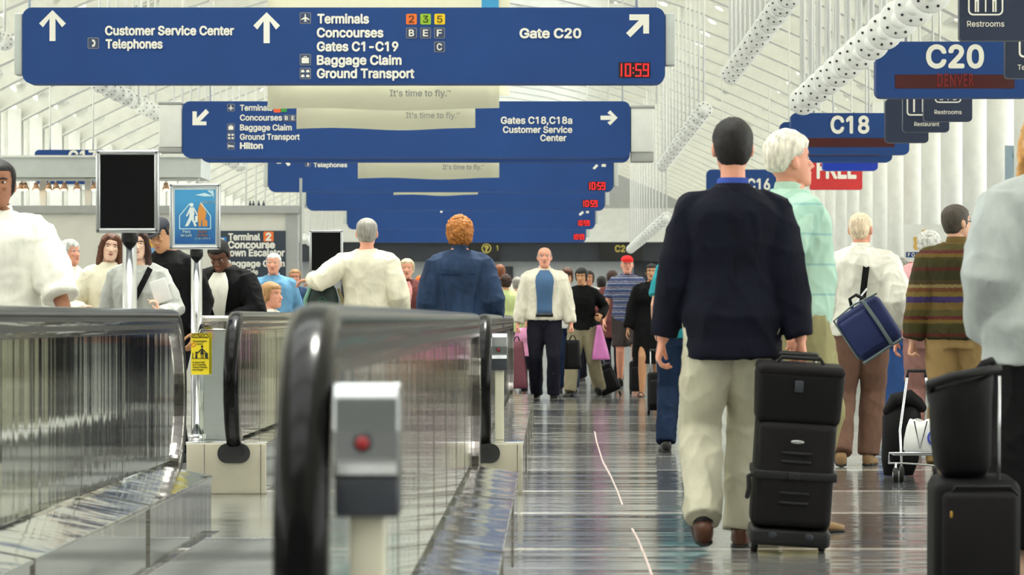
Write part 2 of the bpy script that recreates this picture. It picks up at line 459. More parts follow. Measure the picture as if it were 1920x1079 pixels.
# columns: round pipe on the right, flanged post on the left, under each rib
col = MB(); col.cyl((5.42, 0, 0), (5.42, 0, 4.45), 0.2, 24); col.box((5.2, -0.22, 4.2), (5.64, 0.22, 4.45)); col.box((5.15, -0.25, 0), (5.69, 0.25, 0.12))
cr_ = struct('column', col, M_whitesteel); cr_.location = (0, RIB0, 0)
cl = MB(); cl.box((-9.12, -0.15, 0), (-8.9, -0.11, 4.5)); cl.box((-9.12, 0.11, 0), (-8.9, 0.15, 4.5)); cl.box((-9.04, -0.12, 0), (-9.0, 0.12, 4.5)); cl.box((-9.2, -0.2, 3.5), (-8.85, 0.2, 3.53))
cl.cyl((-9.25, 0, 0), (-9.25, 0, 4.5), 0.17, 16)
cl_ = struct('column', cl, M_whitesteel); cl_.location = (0, RIB0, 0)
for i in range(1, RIBN):
    for o in (cr_, cl_):
        c = o.copy(); COL.objects.link(c); c.location = (0, RIB0 + RIBD * i, 0)
def roofsheet():
    m = bpy.data.materials.new('translucent_roof_sheet'); m.use_nodes = True; N = m.node_tree.nodes; L = m.node_tree.links; b = N['Principled BSDF']
    b.inputs['Base Color'].default_value = srgb(238, 238, 232); b.inputs['Roughness'].default_value = 0.7
    t = N.new('ShaderNodeBsdfTranslucent'); t.inputs[0].default_value = srgb(244, 243, 236)
    x = N.new('ShaderNodeMixShader'); x.inputs[0].default_value = 0.42
    L.new(b.outputs[0], x.inputs[1]); L.new(t.outputs[0], x.inputs[2]); L.new(x.outputs[0], N['Material Output'].inputs[0]); return m
M_roofsheet = roofsheet()
Y0, Y1 = RIB0 - 1.0, RIB0 + RIBD * RIBN
# roof over both flanks, translucency added to brighten it, glazed strip in the middle
for side in (-1, 1):
    mb = MB(); us = [7.9, 7.25, 6.2, 5.0, 3.9, 2.8]
    zs = [4.0 + 0.65] + [roof_z(u) + 0.66 for u in us[1:]]
    for (a, za), (b, zb) in zip(list(zip(us, zs)), list(zip(us, zs))[1:]):
        x0, x1 = XC + side * a, XC + side * b
        mb.prism([V((x0, Y0, za)), V((x1, Y0, zb)), V((x1, Y1, zb)), V((x0, Y1, za))], (0, 0, 0.06))
    o = struct('ceiling', mb, M_roofsheet)
    pl = MB()
    for u in (7.0, 6.3, 5.6, 4.9, 4.2, 3.5, 2.85):
        x, z = XC + side * u, roof_z(u) + 0.56
        pl.box((x - 0.05, Y0, z - 0.05), (x + 0.05, Y1, z + 0.09))
    struct('roof_purlin', pl, M_whitesteel)
def glass_mat(name, tint, gl=0.06):
    m = bpy.data.materials.new(name); m.use_nodes = True; N = m.node_tree.nodes; L = m.node_tree.links
    N.remove(N['Principled BSDF']); out = N['Material Output']
    t = N.new('ShaderNodeBsdfTransparent'); t.inputs[0].default_value = tint
    g = N.new('ShaderNodeBsdfGlossy'); g.inputs['Roughness'].default_value = 0.03
    fr = N.new('ShaderNodeFresnel'); fr.inputs[0].default_value = 1.35
    x = N.new('ShaderNodeMixShader'); L.new(fr.outputs[0], x.inputs[0]); L.new(t.outputs[0], x.inputs[1]); L.new(g.outputs[0], x.inputs[2]); L.new(x.outputs[0], out.inputs[0])
    return m
M_glass = glass_mat('roof_glass', (0.93, 0.95, 0.95, 1))
mb = MB(); us = [-2.8, -1.8, -0.9, 0, 0.9, 1.8, 2.8]
for a, b in zip(us, us[1:]):
    mb.prism([V((XC+a, Y0, roof_z(a)+0.7)), V((XC+b, Y0, roof_z(b)+0.7)), V((XC+b, Y1, roof_z(b)+0.7)), V((XC+a, Y1, roof_z(a)+0.7))], (0, 0, 0.02))
struct('window_1', mb, M_glass)
mb = MB()
for u in (-2.8, -1.4, 0, 1.4, 2.8):
    mb.box((XC+u-0.04, Y0, roof_z(u)+0.58), (XC+u+0.04, Y1, roof_z(u)+0.70))
struct('window_frame', mb, M_whitesteel)
# side walls: low parapet and tall glazing on the right, added glazed strip on the left to brighten the roof
struct('wall_right', MB().box((6.5, Y0, 0), (6.65, Y1, 0.9)).box((6.5, Y0, 4.1), (6.65, Y1, 4.75)), M_white)
struct('window_2', MB().box((6.56, Y0, 0.9), (6.58, Y1, 4.1)), M_glass)
mb = MB()
for i in range(RIBN):
    y = RIB0 + RIBD * (i + 0.5); mb.box((6.5, y - 0.05, 0.9), (6.64, y + 0.05, 4.1))
for z in (0.9, 2.5, 4.02): mb.box((6.5, Y0, z), (6.64, Y1, z + 0.08))
struct('window_frame', mb, M_whitesteel)
struct('wall_left', MB().box((-10.3, Y0, 0), (-10.15, Y1, 2.4)).box((-10.3, Y0, 4.3), (-10.15, Y1, 4.75)), M_white)
struct('added_window', MB().box((-10.24, Y0, 2.4), (-10.22, Y1, 4.3)), M_glass)
struct('wall_back', MB().box((-10.3, Y0 - 0.2, 0), (6.65, Y0, 7.3)), mat('back_wall_grey', (120, 124, 122), rough=0.6, var=0.05))
# far end
YF = 114.6
struct('wall_far', MB().box((-10.3, YF, 0), (6.65, YF + 0.2, 7.3)), mat('far_wall_grey', (176, 180, 182), rough=0.6, var=0.05))
sF = F / YF
def farbox(name, x0, x1, y0, y1, dep, m, lab=None, cat=None):
    a, b = P(x0, y1, sF), P(x1, y0, sF); mb = MB().box((a.x, YF - dep, a.z), (b.x, YF, b.z))
    return struct(name, mb, m)
farbox('trim_1', 300, 1324, 455, 491, 0.5, M_dark)
farbox('trim_2', 300, 1324, 392, 455, 0.7, M_white)
farbox('door_1', 640, 690, 491, 648, 0.06, M_dark)
farbox('door_2', 1188, 1250, 491, 648, 0.06, M_dark)
farbox('door_3', 896, 962, 500, 648, 0.06, M_dark)
# ================================================================ MOVING WALKWAYS
XR, XL = -0.36, -1.755         # planes of the right and left balustrades
M_track = mat('dark_track_steel', (92, 88, 86), rough=0.25, metal=0.9, var=0.15, vscale=(2, 1, 60))
def handrail_path(y0, y1, near=True, far=True, R=0.345):
    """rubber loop seen from the side: over the top, round both newels"""
    pts = []; zc = 0.61
    if near:
        for a in range(-80, 91, 10):
            t = math.radians(a); pts.append((y0 - R*math.cos(t), zc + R*math.sin(t)))
    else: pts.append((y0, zc + R))
    if far:
        for a in range(90, -81, -10):
            t = math.radians(a); pts.append((y1 + R*math.cos(t), zc + R*math.sin(t)))
    else: pts.append((y1, zc + R))
    return pts
def balustrade(name, x, y0, y1, label, zbase, near=True, far=True, w=0.08, R=0.345):
    t = thing(name, (x, (y0+y1)/2, 0), label, 'balustrade')
    path = handrail_path(y0, y1, near, far, R)
    # rubber belt: a rounded C section swept along the loop
    def sweep(path, prof):
        rings = []
        for i, (y, z) in enumerate(path):
            a = path[max(0, i-1)]; b = path[min(len(path)-1, i+1)]
            ty, tz = b[0]-a[0], b[1]-a[1]; l = math.hypot(ty, tz); ny, nz = -tz/l, ty/l
            if i == 0 and near: ny, nz = ny, nz
            rings.append([V((x + px, y + ny*pn, z + nz*pn)) for px, pn in prof])
        return rings
    h = w/2
    prof = [(-h*0.8, -0.012), (-h, 0.0), (-h, 0.016), (-h*0.82, 0.030), (-h*0.4, 0.037), (0, 0.039), (h*0.4, 0.037), (h*0.82, 0.030), (h, 0.016), (h, 0.0), (h*0.8, -0.012)]
    MB().loft(sweep(path, prof)).build('handrail', M_rubber, t)
    prof2 = [(-0.034, -0.07), (-0.034, -0.008), (0.034, -0.008), (0.034, -0.07)]
    MB().loft(sweep(path, prof2), smooth=False).build('handrail_track', M_track, t)
    for lo, hi in ((-0.030, -0.016), (-0.066, -0.050)):
        MB().loft(sweep(path, [(-0.0375, lo), (-0.0375, hi), (0.0375, hi), (0.0375, lo)]), smooth=False).build('bright_strip', M_trim, t)
    # solid steel panel under the rail: straight run plus half-round newel plates
    pts = []; R = R - 0.06; zc = 0.61
    top, bot = zc + R, zbase
    poly = [V((x-0.012, y0, bot))]
    if near:
        poly = [V((x-0.012, y0 - R*math.cos(math.radians(a)), max(bot, zc + R*math.sin(math.radians(a))))) for a in range(-85, 91, 8)]
    else: poly = [V((x-0.012, y0, bot)), V((x-0.012, y0, top))]
    if far:
        poly += [V((x-0.012, y1 + R*math.cos(math.radians(a)), max(bot, zc + R*math.sin(math.radians(a))))) for a in range(90, -86, -8)]
    else: poly += [V((x-0.012, y1, top)), V((x-0.012, y1, bot))]
    MB().prism(poly, (0.024, 0, 0)).build('steel_panel', M_panel, t)
    # cover strips at the panel joints
    ys = [y0 + 0.1 + 1.22*i for i in range(int((y1-y0)/1.22)+1)][:40]
    for y in ys: MB().box((x-0.0135, y-0.002, zbase), (x+0.0135, y+0.002, top)).build('joint_strip', M_trim, t)
    return t
def deck(name, x0, x1, y0, y1, h, label, slope=0.0):
    t = thing(name, ((x0+x1)/2, (y0+y1)/2, 0), label, 'walkway base')
    xr = XR if x0 > -1 else XL           # the cover is highest under the panel and falls away to both sides
    ha, hc, hb = h - slope*abs(x0-xr)/0.25, h, h - slope*abs(x1-xr)/0.25
    MB().prism([V((x0, y0, 0)), V((x1, y0, 0)), V((x1, y0, hb-0.012)), V((xr, y0, hc-0.012)), V((x0, y0, ha-0.012))], (0, y1-y0, 0)).build('side_skirt', M_skirt, t)
    MB().prism([V((x0-.006, y0-.006, ha-.014)), V((xr, y0-.006, hc-.012)), V((x1+.006, y0-.006, hb-.014)), V((x1+.006, y0-.006, hb+.002)), V((xr, y0-.006, hc+.004)), V((x0-.006, y0-.006, ha+.002))], (0, y1-y0+.012, 0)).build('deck_cover', M_deck, t, bevel=0.003)
    for i in range(int((y1-y0)/2.9)):
        y = y0 + 2.9*(i+1) - 0.6; MB().prism([V((x0-.008, y-.004, .02)), V((x1+.008, y-.004, .02)), V((x1+.008, y-.004, hb+.004)), V((xr, y-.004, hc+.006)), V((x0-.008, y-.004, ha+.004))], (0, .008, 0)).build('cover_seam', M_trim, t)
    return t
DA0, DA1 = 4.9, 15.25
balustrade('balustrade', XR, 5.28, 15.6, 'near right-hand walkway balustrade, its black newel rising blurred in the foreground', 0.306)
balustrade('balustrade', XL, 5.28, 15.75, 'near left-hand walkway balustrade of rippled mirror steel below the black display board', 0.306, R=0.362)
deck('walkway_base', -0.62, -0.145, 4.9, 15.42, 0.30, 'low steel base with scuffed top along the near right balustrade', slope=0.03)
deck('walkway_base', -1.985, -1.53, 4.9, 15.42, 0.30, 'low steel base sloping away under the near left balustrade', slope=0.05)
YB = 18.66
balustrade('balustrade', XR, YB+0.15, 30.0, 'far right-hand walkway balustrade beside the red-button post, running behind the denim jacket', 0.296)
balustrade('balustrade', XL+0.03, YB+0.15, 30.0, 'far left-hand walkway balustrade with upright black newel beside the yellow sticker', 0.296, R=0.36)
def far_base(name, x0, x1, label):
    t = deck(name, x0, x1, YB, 30.35, 0.29, label)
    a, b = x0, x1
    MB().rbox((a, YB-0.02, 0.005), (b, YB-0.002, 0.285), 0.004, 2).build('end_plate', M_cream_steel, t)
    mb = MB(); mb.box((a + (b-a)*0.22, YB-0.024, 0.01), (a + (b-a)*0.22+0.004, YB-0.019, 0.28)); mb.box((b-0.03, YB-0.024, 0.01), (b-0.026, YB-0.019, 0.28))
    mb.build('plate_joint', M_trim, t)
    xi = XR if x0 > -1 else XL + 0.03
    o = MB().prism(rrect(xi-0.088, xi+0.088, 0.178, 0.286, 0.052, YB-0.05), (0, 0.03, 0)).build('handrail_inlet', M_rubber_dull, t)
    MB().prism(rrect(xi-0.055, xi+0.055, 0.212, 0.268, 0.026, YB-0.056), (0, 0.008, 0)).build('inlet_brush', M_black, o)
far_base('walkway_base', -0.44, -0.149, 'far right walkway base, end plate with dark handrail inlet facing forward')
far_base('walkway_base', -1.985, -1.55, 'far left walkway base, cream end plate under the upright black newel')
# island cabinet carrying the caution sticker, left of the upright newel
t = thing('island_cabinet', (-1.9, 30, 0.3), 'narrow mirror steel cabinet between the poster pole and the upright black newel', 'cabinet')
MB().box((-1.978, YB+0.37, 0.294), (-1.78, 30.2, 0.90)).build('steel_panel', M_panel, t)
MB().rbox((-1.985, YB+0.36, 0.90), (-1.775, 30.2, 0.985), 0.02, 3).build('top_rail', M_trim, t)
# yellow caution sticker
M_yel = mat('sticker_yellow', (240, 216, 30), rough=0.5, var=0.03)
M_blk = mat('print_black', (20, 20, 20), rough=0.5, var=0)
ys_ = F/338 + 0.05 - 0.033; ss = F / ys_
st = thing('caution_sticker', tuple(P(375, 664, ss)), 'yellow caution sticker with black pictogram on the poster pole', 'sticker')
a, b = P(358.5, 703, ss), P(392, 625, ss)
MB().box((a.x, ys_-0.003, a.z), (b.x, ys_, b.z)).build('sheet', M_yel, st)
a, b = P(359.5, 634, ss), P(391, 626, ss)
hd = MB().box((a.x, ys_-0.005, a.z), (b.x, ys_-0.002, b.z)).build('heading_band', M_blk, st)
lettering(st, 'CAUTION', 361, 389.5, 632.6, 5, ss, M_yel, y=ys_-0.005, dy=0.002)
lettering(st, 'Passengers', 362, 388, 642, 4, ss, M_blk, y=ys_-0.003, dy=0.002, bold=0)
lettering(st, 'Only', 369, 381, 647.5, 4, ss, M_blk, y=ys_-0.003, dy=0.002, bold=0)
pg = MB(); yy = ys_-0.005
def disc(mb, cx, cy, r, s, y, d=0.003, n=18): mb.prism(pxpoly([(cx + r*math.cos(2*math.pi*i/n), cy + r*math.sin(2*math.pi*i/n)) for i in range(n)], s, y), (0, d, 0))
disc(pg, 379, 650.5, 2.2, ss, yy)
for q in ([(379,653),(383,665),(375,665)], [(377,664),(378.4,664),(378.4,672),(377,672)], [(380,664),(381.4,664),(381.4,672),(380,672)],
          [(379,653),(388,662),(387,664),(378,655)], [(379,653),(369,662),(370,664),(380,655)], [(367,664),(369.5,664),(370.5,672),(366,672)],
          [(384,664),(390,662),(390,672),(385,672)], [(361,662),(362.2,662),(362.2,672),(361,672)], [(360,672),(391,672),(391,673),(360,673)]):
    pg.prism(pxpoly(q, ss, yy), (0, 0.003, 0))
disc(pg, 368, 661.5, 1.9, ss, yy)
pg.build('pictogram', M_blk, st)
ring = MB(); 
for i in range(20):
    a0, a1 = 2*math.pi*i/20, 2*math.pi*(i+1)/20
    ring.prism(pxpoly([(363+4*math.cos(a0), 647+4*math.sin(a0)), (363+4*math.cos(a1), 647+4*math.sin(a1)), (363+3*math.cos(a1), 647+3*math.sin(a1)), (363+3*math.cos(a0), 647+3*math.sin(a0))], ss, yy), (0, 0.002, 0))
ring.build('prohibition_ring', mat('print_red', (200, 40, 36), rough=0.5, var=0), st)
for i, (w_, x0, x1) in enumerate((('to Keep Feet', 361, 384), ('and Clothing', 361, 386), ('Attend Children', 361, 389), ('and Bags', 361, 381))):
    lettering(st, w_, x0, x1, 681.5 + 4.6*i, 3.4, ss, M_blk, y=ys_-0.003, dy=0.002, bold=0)

# emergency stop posts beside the newels
M_redbtn = mat('stop_button_red', (150, 18, 28), rough=0.35, var=0)
M_boxsteel = mat('stop_box_steel', (168, 170, 172), rough=0.22, metal=1.0, var=0.08, vscale=(8, 8, 8))
M_post = mat('cream_post', (204, 200, 180), rough=0.5, var=0.05)
def stop_post(x0, x1, y, z0, z1, zb, label):
    w = x1 - x0; xc = (x0+x1)/2; h = z1 - z0
    t = thing('stop_button_post', (xc, y + 0.05, zb), label, 'control post')
    MB().rbox((xc-w*0.27, y+0.04, zb), (xc+w*0.27, y+0.085, z0+0.02), 0.005, 2).build('post', M_post, t)
    prof = [(0.02, z1), (0.0, z1-h*0.1), (-0.006, z1-h*0.35), (-0.002, z0+h*0.42), (0.02, z0+h*0.28), (0.12, z0+h*0.28), (0.12, z1)]
    bx = MB().loft([[V((x, y+a, z)) for a, z in prof] for x in (x0, x1 - w*0.06, x1)], smooth=False).build('housing', M_boxsteel, t, bevel=0.004)
    MB().rbox((x0+0.002, y+0.012, z0), (x1-0.002, y+0.12, z0+h*0.29), 0.004, 2).build('lower_cover', M_dark, t)
    c = V((xc - w*0.05, y-0.012, z0+h*0.56))
    rb = MB().cyl(c, c + V((0, 0.02, 0)), w*0.10, 20).build('stop_button', M_redbtn, t)
    MB().cyl(c + V((0, 0.004, 0)), c + V((0, 0.022, 0)), w*0.15, 20).build('button_collar', M_dark, t)
    return t
stop_post(-0.315, -0.218, 4.95, 0.68, 0.875, 0.304, 'blurred stop-button housing on a cream post beside the foreground newel')
stop_post(-0.325, -0.235, YB+0.25, 0.68, 0.885, 0.294, 'sharp stop-button housing on a cream post below the denim-jacketed woman')

# treads and landing plates
M_tread = mat('grooved_tread_aluminium', (150, 152, 150), rough=0.38, metal=0.8, var=0.1)
def belt(y0, y1, label):
    t = thing('moving_walkway', (-1.06, (y0+y1)/2, 0), label, 'moving walkway')
    mb = MB().box((-1.50, y0, 0.0), (-0.62, y1, 0.006))
    for i in range(88):
        x = -1.497 + 0.01*i; mb.box((x, y0, 0.006), (x+0.0045, y1, 0.012))
    mb.build('grooved_tread', M_tread, t)
    mb = MB(); 
    for i in range(88):
        x = -1.497 + 0.01*i; yc = y1 if y1 < 16 else y0
        mb.box((x+0.0045, yc-0.05, 0.006), (x+0.01, yc+0.05, 0.016))
    mb.build('comb_teeth', M_alu, t)
belt(4.9, 14.8, 'grooved metal walkway tread in the lower left foreground')
belt(19.6, 29.8, 'far stretch of moving walkway carrying the denim and cream backs')
M_plate = ripple_steel('landing_plate_steel', (206, 207, 203), 0.2, (1.5, 5, 1), 0.6, 0.008)
struct('landing_plate', MB().box((-1.98, 15.43, 0.0), (-0.15, YB-0.03, 0.008)).box((-1.49, 14.85, 0.0), (-0.63, 15.43, 0.008)), M_plate)
struct('landing_plate', MB().box((-1.51, YB-0.03, 0.0), (-0.61, 19.54, 0.009)), M_plate)

# display boards on polished poles
def display(px0, px1, py0, py1, s, zb, label, face_mat, pole_px, pole_s=None):
    a, b = P(px0, py1, s), P(px1, py0, s); y = F/s; xc = (a.x+b.x)/2
    t = thing('display_board', (xc, y, zb), label, 'display board')
    r = (pole_px/s)/2
    MB().cyl((xc+0.004, y+0.05, zb), (xc+0.004, y+0.05, a.z-0.03), r, 24).build('pole', M_chrome, t)
    MB().cyl((xc+0.004, y+0.05, a.z-0.04), (xc+0.004, y+0.05, a.z+0.02), r*1.18, 24).build('clamp', M_black, t)
    if zb > 0.2: MB().cyl((xc+0.004, y+0.05, zb), (xc+0.004, y+0.05, zb+0.03), r*1.5, 24).build('foot_flange', M_chrome, t)
    else: MB().cyl((xc+0.004, y+0.05, zb), (xc+0.004, y+0.05, zb+0.02), 0.1, 24).build('foot_flange', M_chrome, t)
    w = 0.02; fr = MB()
    for lo, hi in (((a.x, a.z), (a.x+w, b.z)), ((b.x-w, a.z), (b.x, b.z)), ((a.x, a.z), (b.x, a.z+w)), ((a.x, b.z-w), (b.x, b.z))):
        fr.rbox((lo[0], y-0.012, lo[1]), (hi[0], y+0.03, hi[1]), 0.006, 2)
    fr.build('frame', M_alu, t)
    f = MB().box((a.x+w*0.8, y-0.002, a.z+w*0.8), (b.x-w*0.8, y+0.026, b.z-w*0.8)).build('face', face_mat, t)
    return t, f, y
M_screen = mat('black_display_face', (4, 5, 7), rough=0.35, var=0.0, spec=0.2)
display(180, 298, 282, 437, 430, 0.286, 'larger black-faced display board on a pole behind the near left balustrade', M_screen, 27)
display(580, 643, 432, 512, 225, 0.985, 'small black-faced display board left of the cream sweater', M_screen, 12)
def poster_mat():
    m = bpy.data.materials.new('blue_poster_print'); m.use_nodes = True; N = m.node_tree.nodes; L = m.node_tree.links; b = N['Principled BSDF']
    tc = N.new('ShaderNodeTexCoord'); sp = N.new('ShaderNodeSeparateXYZ'); L.new(tc.outputs['Generated'], sp.inputs[0])
    nz = N.new('ShaderNodeTexNoise'); nz.inputs['Scale'].default_value = 3; L.new(tc.outputs['Generated'], nz.inputs['Vector'])
    ad = N.new('ShaderNodeMath'); ad.operation = 'MULTIPLY_ADD'; L.new(nz.outputs['Fac'], ad.inputs[0]); ad.inputs[1].default_value = 0.35; L.new(sp.outputs['Z'], ad.inputs[2])
    rp = N.new('ShaderNodeValToRGB'); rp.color_ramp.elements[0].color = srgb(24, 84, 150); rp.color_ramp.elements[0].position = 0.2; rp.color_ramp.elements[1].color = srgb(70, 150, 200); rp.color_ramp.elements[1].position = 1.2
    L.new(ad.outputs[0], rp.inputs[0]); L.new(rp.outputs[0], b.inputs['Base Color']); b.inputs['Roughness'].default_value = 0.3
    return m
M_posterw = mat('poster_margin', (214, 224, 222), rough=0.4, var=0.02)
t, f, y = display(318, 413, 345, 468, 338, 0.294, 'blue pass-left stand-right poster board on a pole by the caution sticker', M_posterw, 21)
s = 338
a, b = P(328, 458, s), P(404, 356, s)
sheet = MB().box((a.x, y-0.006, a.z), (b.x, y-0.001, b.z)).build('poster', poster_mat(), t)
M_pale = mat('poster_pale_blue', (190, 220, 228), rough=0.4, var=0)
M_porange = mat('poster_orange', (206, 138, 62), rough=0.4, var=0)
yy = y - 0.0075
def strokes(mb, pts, w, s, y, d=0.002):
    for (x0, y0), (x1, y1) in zip(pts, pts[1:]):
        l = math.hypot(x1-x0, y1-y0); nx, ny = -(y1-y0)/l*w/2, (x1-x0)/l*w/2
        mb.prism(pxpoly([(x0+nx, y0+ny), (x1+nx, y1+ny), (x1-nx, y1-ny), (x0-nx, y0-ny)], s, y), (0, d, 0))
mb = MB(); strokes(mb, [(337, 429.5), (337, 405), (356, 382)], 1.6, s, yy); strokes(mb, [(376, 380), (395, 405), (395, 429.5), (337, 429.5)], 1.6, s, yy); mb.build('outline_print', M_pale, t)
mb = MB(); disc(mb, 359.5, 384.5, 3.6, s, yy, 0.002)
for q in ([(356,389),(363,389),(365,402),(361,410),(355,410)], [(355,408),(361,410),(353,424),(347,425)], [(358,407),(364,406),(364,416),(361,416)], [(361,414),(365,414),(369,424),(365,425)],
          [(356,390),(358,394),(351,407),(349,405)], [(362,390),(364,389),(371,402),(369,404)], [(366,406),(371,404),(371,417),(366,417)]):
    mb.prism(pxpoly(q, s, yy), (0, 0.002, 0))
mb.build('walking_figure_print', M_posterw, t)
mb = MB(); disc(mb, 378, 385, 3.8, s, yy, 0.002)
for q in ([(373,388),(383,388),(387,400),(385,412),(371,412),(371,398)], [(372,411),(378,411),(377,425),(373,425)], [(379,411),(384,411),(384,425),(380,425)], [(384,412),(389,414),(389,425),(385,425)]):
    mb.prism(pxpoly(q, s, yy), (0, 0.002, 0))
mb.build('standing_figure_print', M_porange, t)
mb = MB()
for k in range(3): mb.prism(pxpoly([(389+4*k, 358), (392+4*k, 357), (401, 363+2*k), (401, 368+2.5*k), (392+3*k, 362)][:4], s, yy), (0, 0.002, 0))
mb.prism(pxpoly([(366, 366), (384, 362), (400, 368), (384, 369)], s, yy), (0, 0.002, 0))
mb.build('tail_print', M_pale, t)
lettering(t, 'UNITED', 380, 403, 381, 4, s, M_pale, y=yy, dy=0.002, bold=0, spacing=1.5)
lettering(t, 'Pass', 343, 357, 437, 5, s, M_pale, y=yy, dy=0.002, bold=0.01)
lettering(t, 'on Left', 339, 360, 444, 5, s, M_pale, y=yy, dy=0.002, bold=0.01)
M_pdim = mat('poster_dim_orange', (150, 112, 100), rough=0.4, var=0)
lettering(t, 'Stand', 371, 388, 437, 5, s, M_pdim, y=yy, dy=0.002, bold=0.01)
lettering(t, 'on Right', 369, 390, 444, 5, s, M_pdim, y=yy, dy=0.002, bold=0.01)
lettering(t, 'AIRLINES', 366, 394, 449, 3, s, M_pale, y=yy, dy=0.002, bold=0, spacing=1.5)
# ================================================================ SIGNS
def rod(mb, x, y, z0, r=0.012):
    z1 = roof_z(x - XC) + 0.69
    mb.cyl((x, y, z0), (x, y, z1), r, 10)
def sign(name, x0, x1, y0, y1, s, label, m=None, depth=0.22, rad=12, cat='sign', group=None, hang=True, rods=None):
    a, b = P(x0, y1, s), P(x1, y0, s); y = F/s
    t = thing(name, ((a.x+b.x)/2, y, a.z), label, cat, group)
    MB().prism(rrect(a.x, b.x, a.z, b.z, rad/s, y), (0, depth, 0)).build('panel', m or M_signblue, t)
    if hang:
        w = b.x - a.x
        for x in (rods or (a.x + w*0.2, b.x - w*0.2)):
            mb = MB(); rod(mb, x, y + depth/2, b.z - 0.02); mb.build('hanger_rod', M_whitesteel, t)
    return t
def arrow(t, pts, s, m=None, nm='arrow'):
    y = F/s - 0.004
    MB().prism(pxpoly(pts, s, y), (0, 0.006, 0)).build(nm, m or M_letter, t)
def up_arrow(cx, tip, bot, hw, w):
    q = w*0.72
    return [(cx, tip), (cx+hw, tip+hw), (cx+hw-q*0.9, tip+hw+q*0.9), (cx+w/2, tip+q*2.0), (cx+w/2, bot), (cx-w/2, bot), (cx-w/2, tip+q*2.0), (cx-hw+q*0.9, tip+hw+q*0.9), (cx-hw, tip+hw)]
def rot_pts(pts, cx, cy, deg):
    a = math.radians(deg); return [(cx+(x-cx)*math.cos(a)-(y-cy)*math.sin(a), cy+(x-cx)*math.sin(a)+(y-cy)*math.cos(a)) for x, y in pts]
M_clockface = mat('clock_face_black', (22, 7, 9), rough=0.5, var=0)
SEG = {'0': 'abcdef', '1': 'bc', '5': 'afgcd', '9': 'abcdfg'}
def clock(t, x0, x1, y0, y1, s, m=None, nm='clock_display'):
    y = F/s; a, b = P(x0, y1, s), P(x1, y0, s)
    p = MB().box((a.x, y-0.003, a.z), (b.x, y+0.01, b.z)).build(nm, M_clockface, t)
    w = (x1-x0); h = (y1-y0); mb = MB(); cw = w*0.19; ch = h*0.84; top = y0+h*0.08; th = w*0.042
    for ch_, cx in zip('1059', (x0-w*0.08, x0+w*0.2, x0+w*0.53, x0+w*0.77)):
        xx0, xx1 = cx, cx+cw; mid = top+ch/2; bot = top+ch
        rects = dict(a=(xx0, top, xx1, top+th), d=(xx0, bot-th, xx1, bot), g=(xx0, mid-th/2, xx1, mid+th/2), f=(xx0, top, xx0+th, mid), b=(xx1-th, top, xx1, mid), e=(xx0, mid, xx0+th, bot), c=(xx1-th, mid, xx1, bot))
        for k in SEG[ch_]:
            r = rects[k]; A, B = P(r[0], r[3], s), P(r[2], r[1], s); mb.box((A.x, y-0.006, A.z), (B.x, y-0.002, B.z))
    for yy_ in (top+ch*0.3, top+ch*0.66):
        A, B = P(x0+w*0.445, yy_+th, s), P(x0+w*0.445+th, yy_, s); mb.box((A.x, y-0.006, A.z), (B.x, y-0.002, B.z))
    mb.build('clock_digits', M_led, p); return p
M_ibg = mat('pictogram_ground', (58, 72, 104), rough=0.5, var=0)
def icon(t, cx, cy, r, s, kind):
    y = F/s; a, b = P(cx-r, cy+r, s), P(cx+r, cy-r, s)
    base = MB().prism(rrect(a.x, b.x, a.z, b.z, r*0.25/s, y-0.003), (0, 0.006, 0)).build('pictogram', M_letterdim, t)
    a, b = P(cx-r*0.9, cy+r*0.9, s), P(cx+r*0.9, cy-r*0.9, s)
    MB().prism(rrect(a.x, b.x, a.z, b.z, r*0.2/s, y-0.005), (0, 0.004, 0)).build('pictogram_ground', M_ibg, base)
    yy = y - 0.0065; mb = MB(); Q = lambda q: mb.prism(pxpoly([(cx+u*r, cy+v*r) for u, v in q], s, yy), (0, 0.003, 0))
    if kind == 'plane':
        Q([(-.1,-.7),(.1,-.7),(.14,.6),(-.14,.6)]); Q([(0,-.25),(.75,.2),(.75,.35),(0,.12)]); Q([(0,-.25),(-.75,.2),(-.75,.35),(0,.12)]); Q([(0,.35),(.35,.62),(-.35,.62)])
    elif kind == 'bag':
        Q([(-.65,-.35),(.65,-.35),(.65,.65),(-.65,.65)]); Q([(-.28,-.62),(.28,-.62),(.28,-.5),(-.28,-.5)]); Q([(-.28,-.6),(-.16,-.6),(-.16,-.3),(-.28,-.3)]); Q([(.16,-.6),(.28,-.6),(.28,-.3),(.16,-.3)])
    elif kind == 'phone':
        Q([(-.2,-.7),(.25,-.55),(.42,0),(.25,.55),(-.2,.7),(-.2,.3),(.05,.25),(.12,0),(.05,-.25),(-.2,-.3)])
    elif kind == 'four':
        for u, v in ((-.45,-.4),(.45,-.4),(-.45,.45),(.45,.45)): Q([(u-.3,v-.05),(u-.18,v-.25),(u+.18,v-.25),(u+.3,v-.05),(u+.3,v+.2),(u-.3,v+.2)])
    elif kind == 'bed':
        Q([(-.75,-.35),(-.6,-.35),(-.6,.1),(.75,.1),(.75,.5),(.6,.5),(.6,.3),(-.6,.3),(-.6,.5),(-.75,.5)]); Q([(-.5,-.2),(-.1,-.2),(-.1,.05),(-.5,.05)]); Q([(0,-.15),(.7,-.05),(.7,.05),(0,.05)])
    elif len(kind) == 1:
        mb.v = []; mb.f = []; mb.mi = []; mb.sm = []
    if mb.v: mb.build('glyph', M_letter, base)
    if len(kind) == 1: lettering(t, kind, cx-r*0.5, cx+r*0.5, cy+r*0.6, r*1.2, s, M_letter, y=yy)
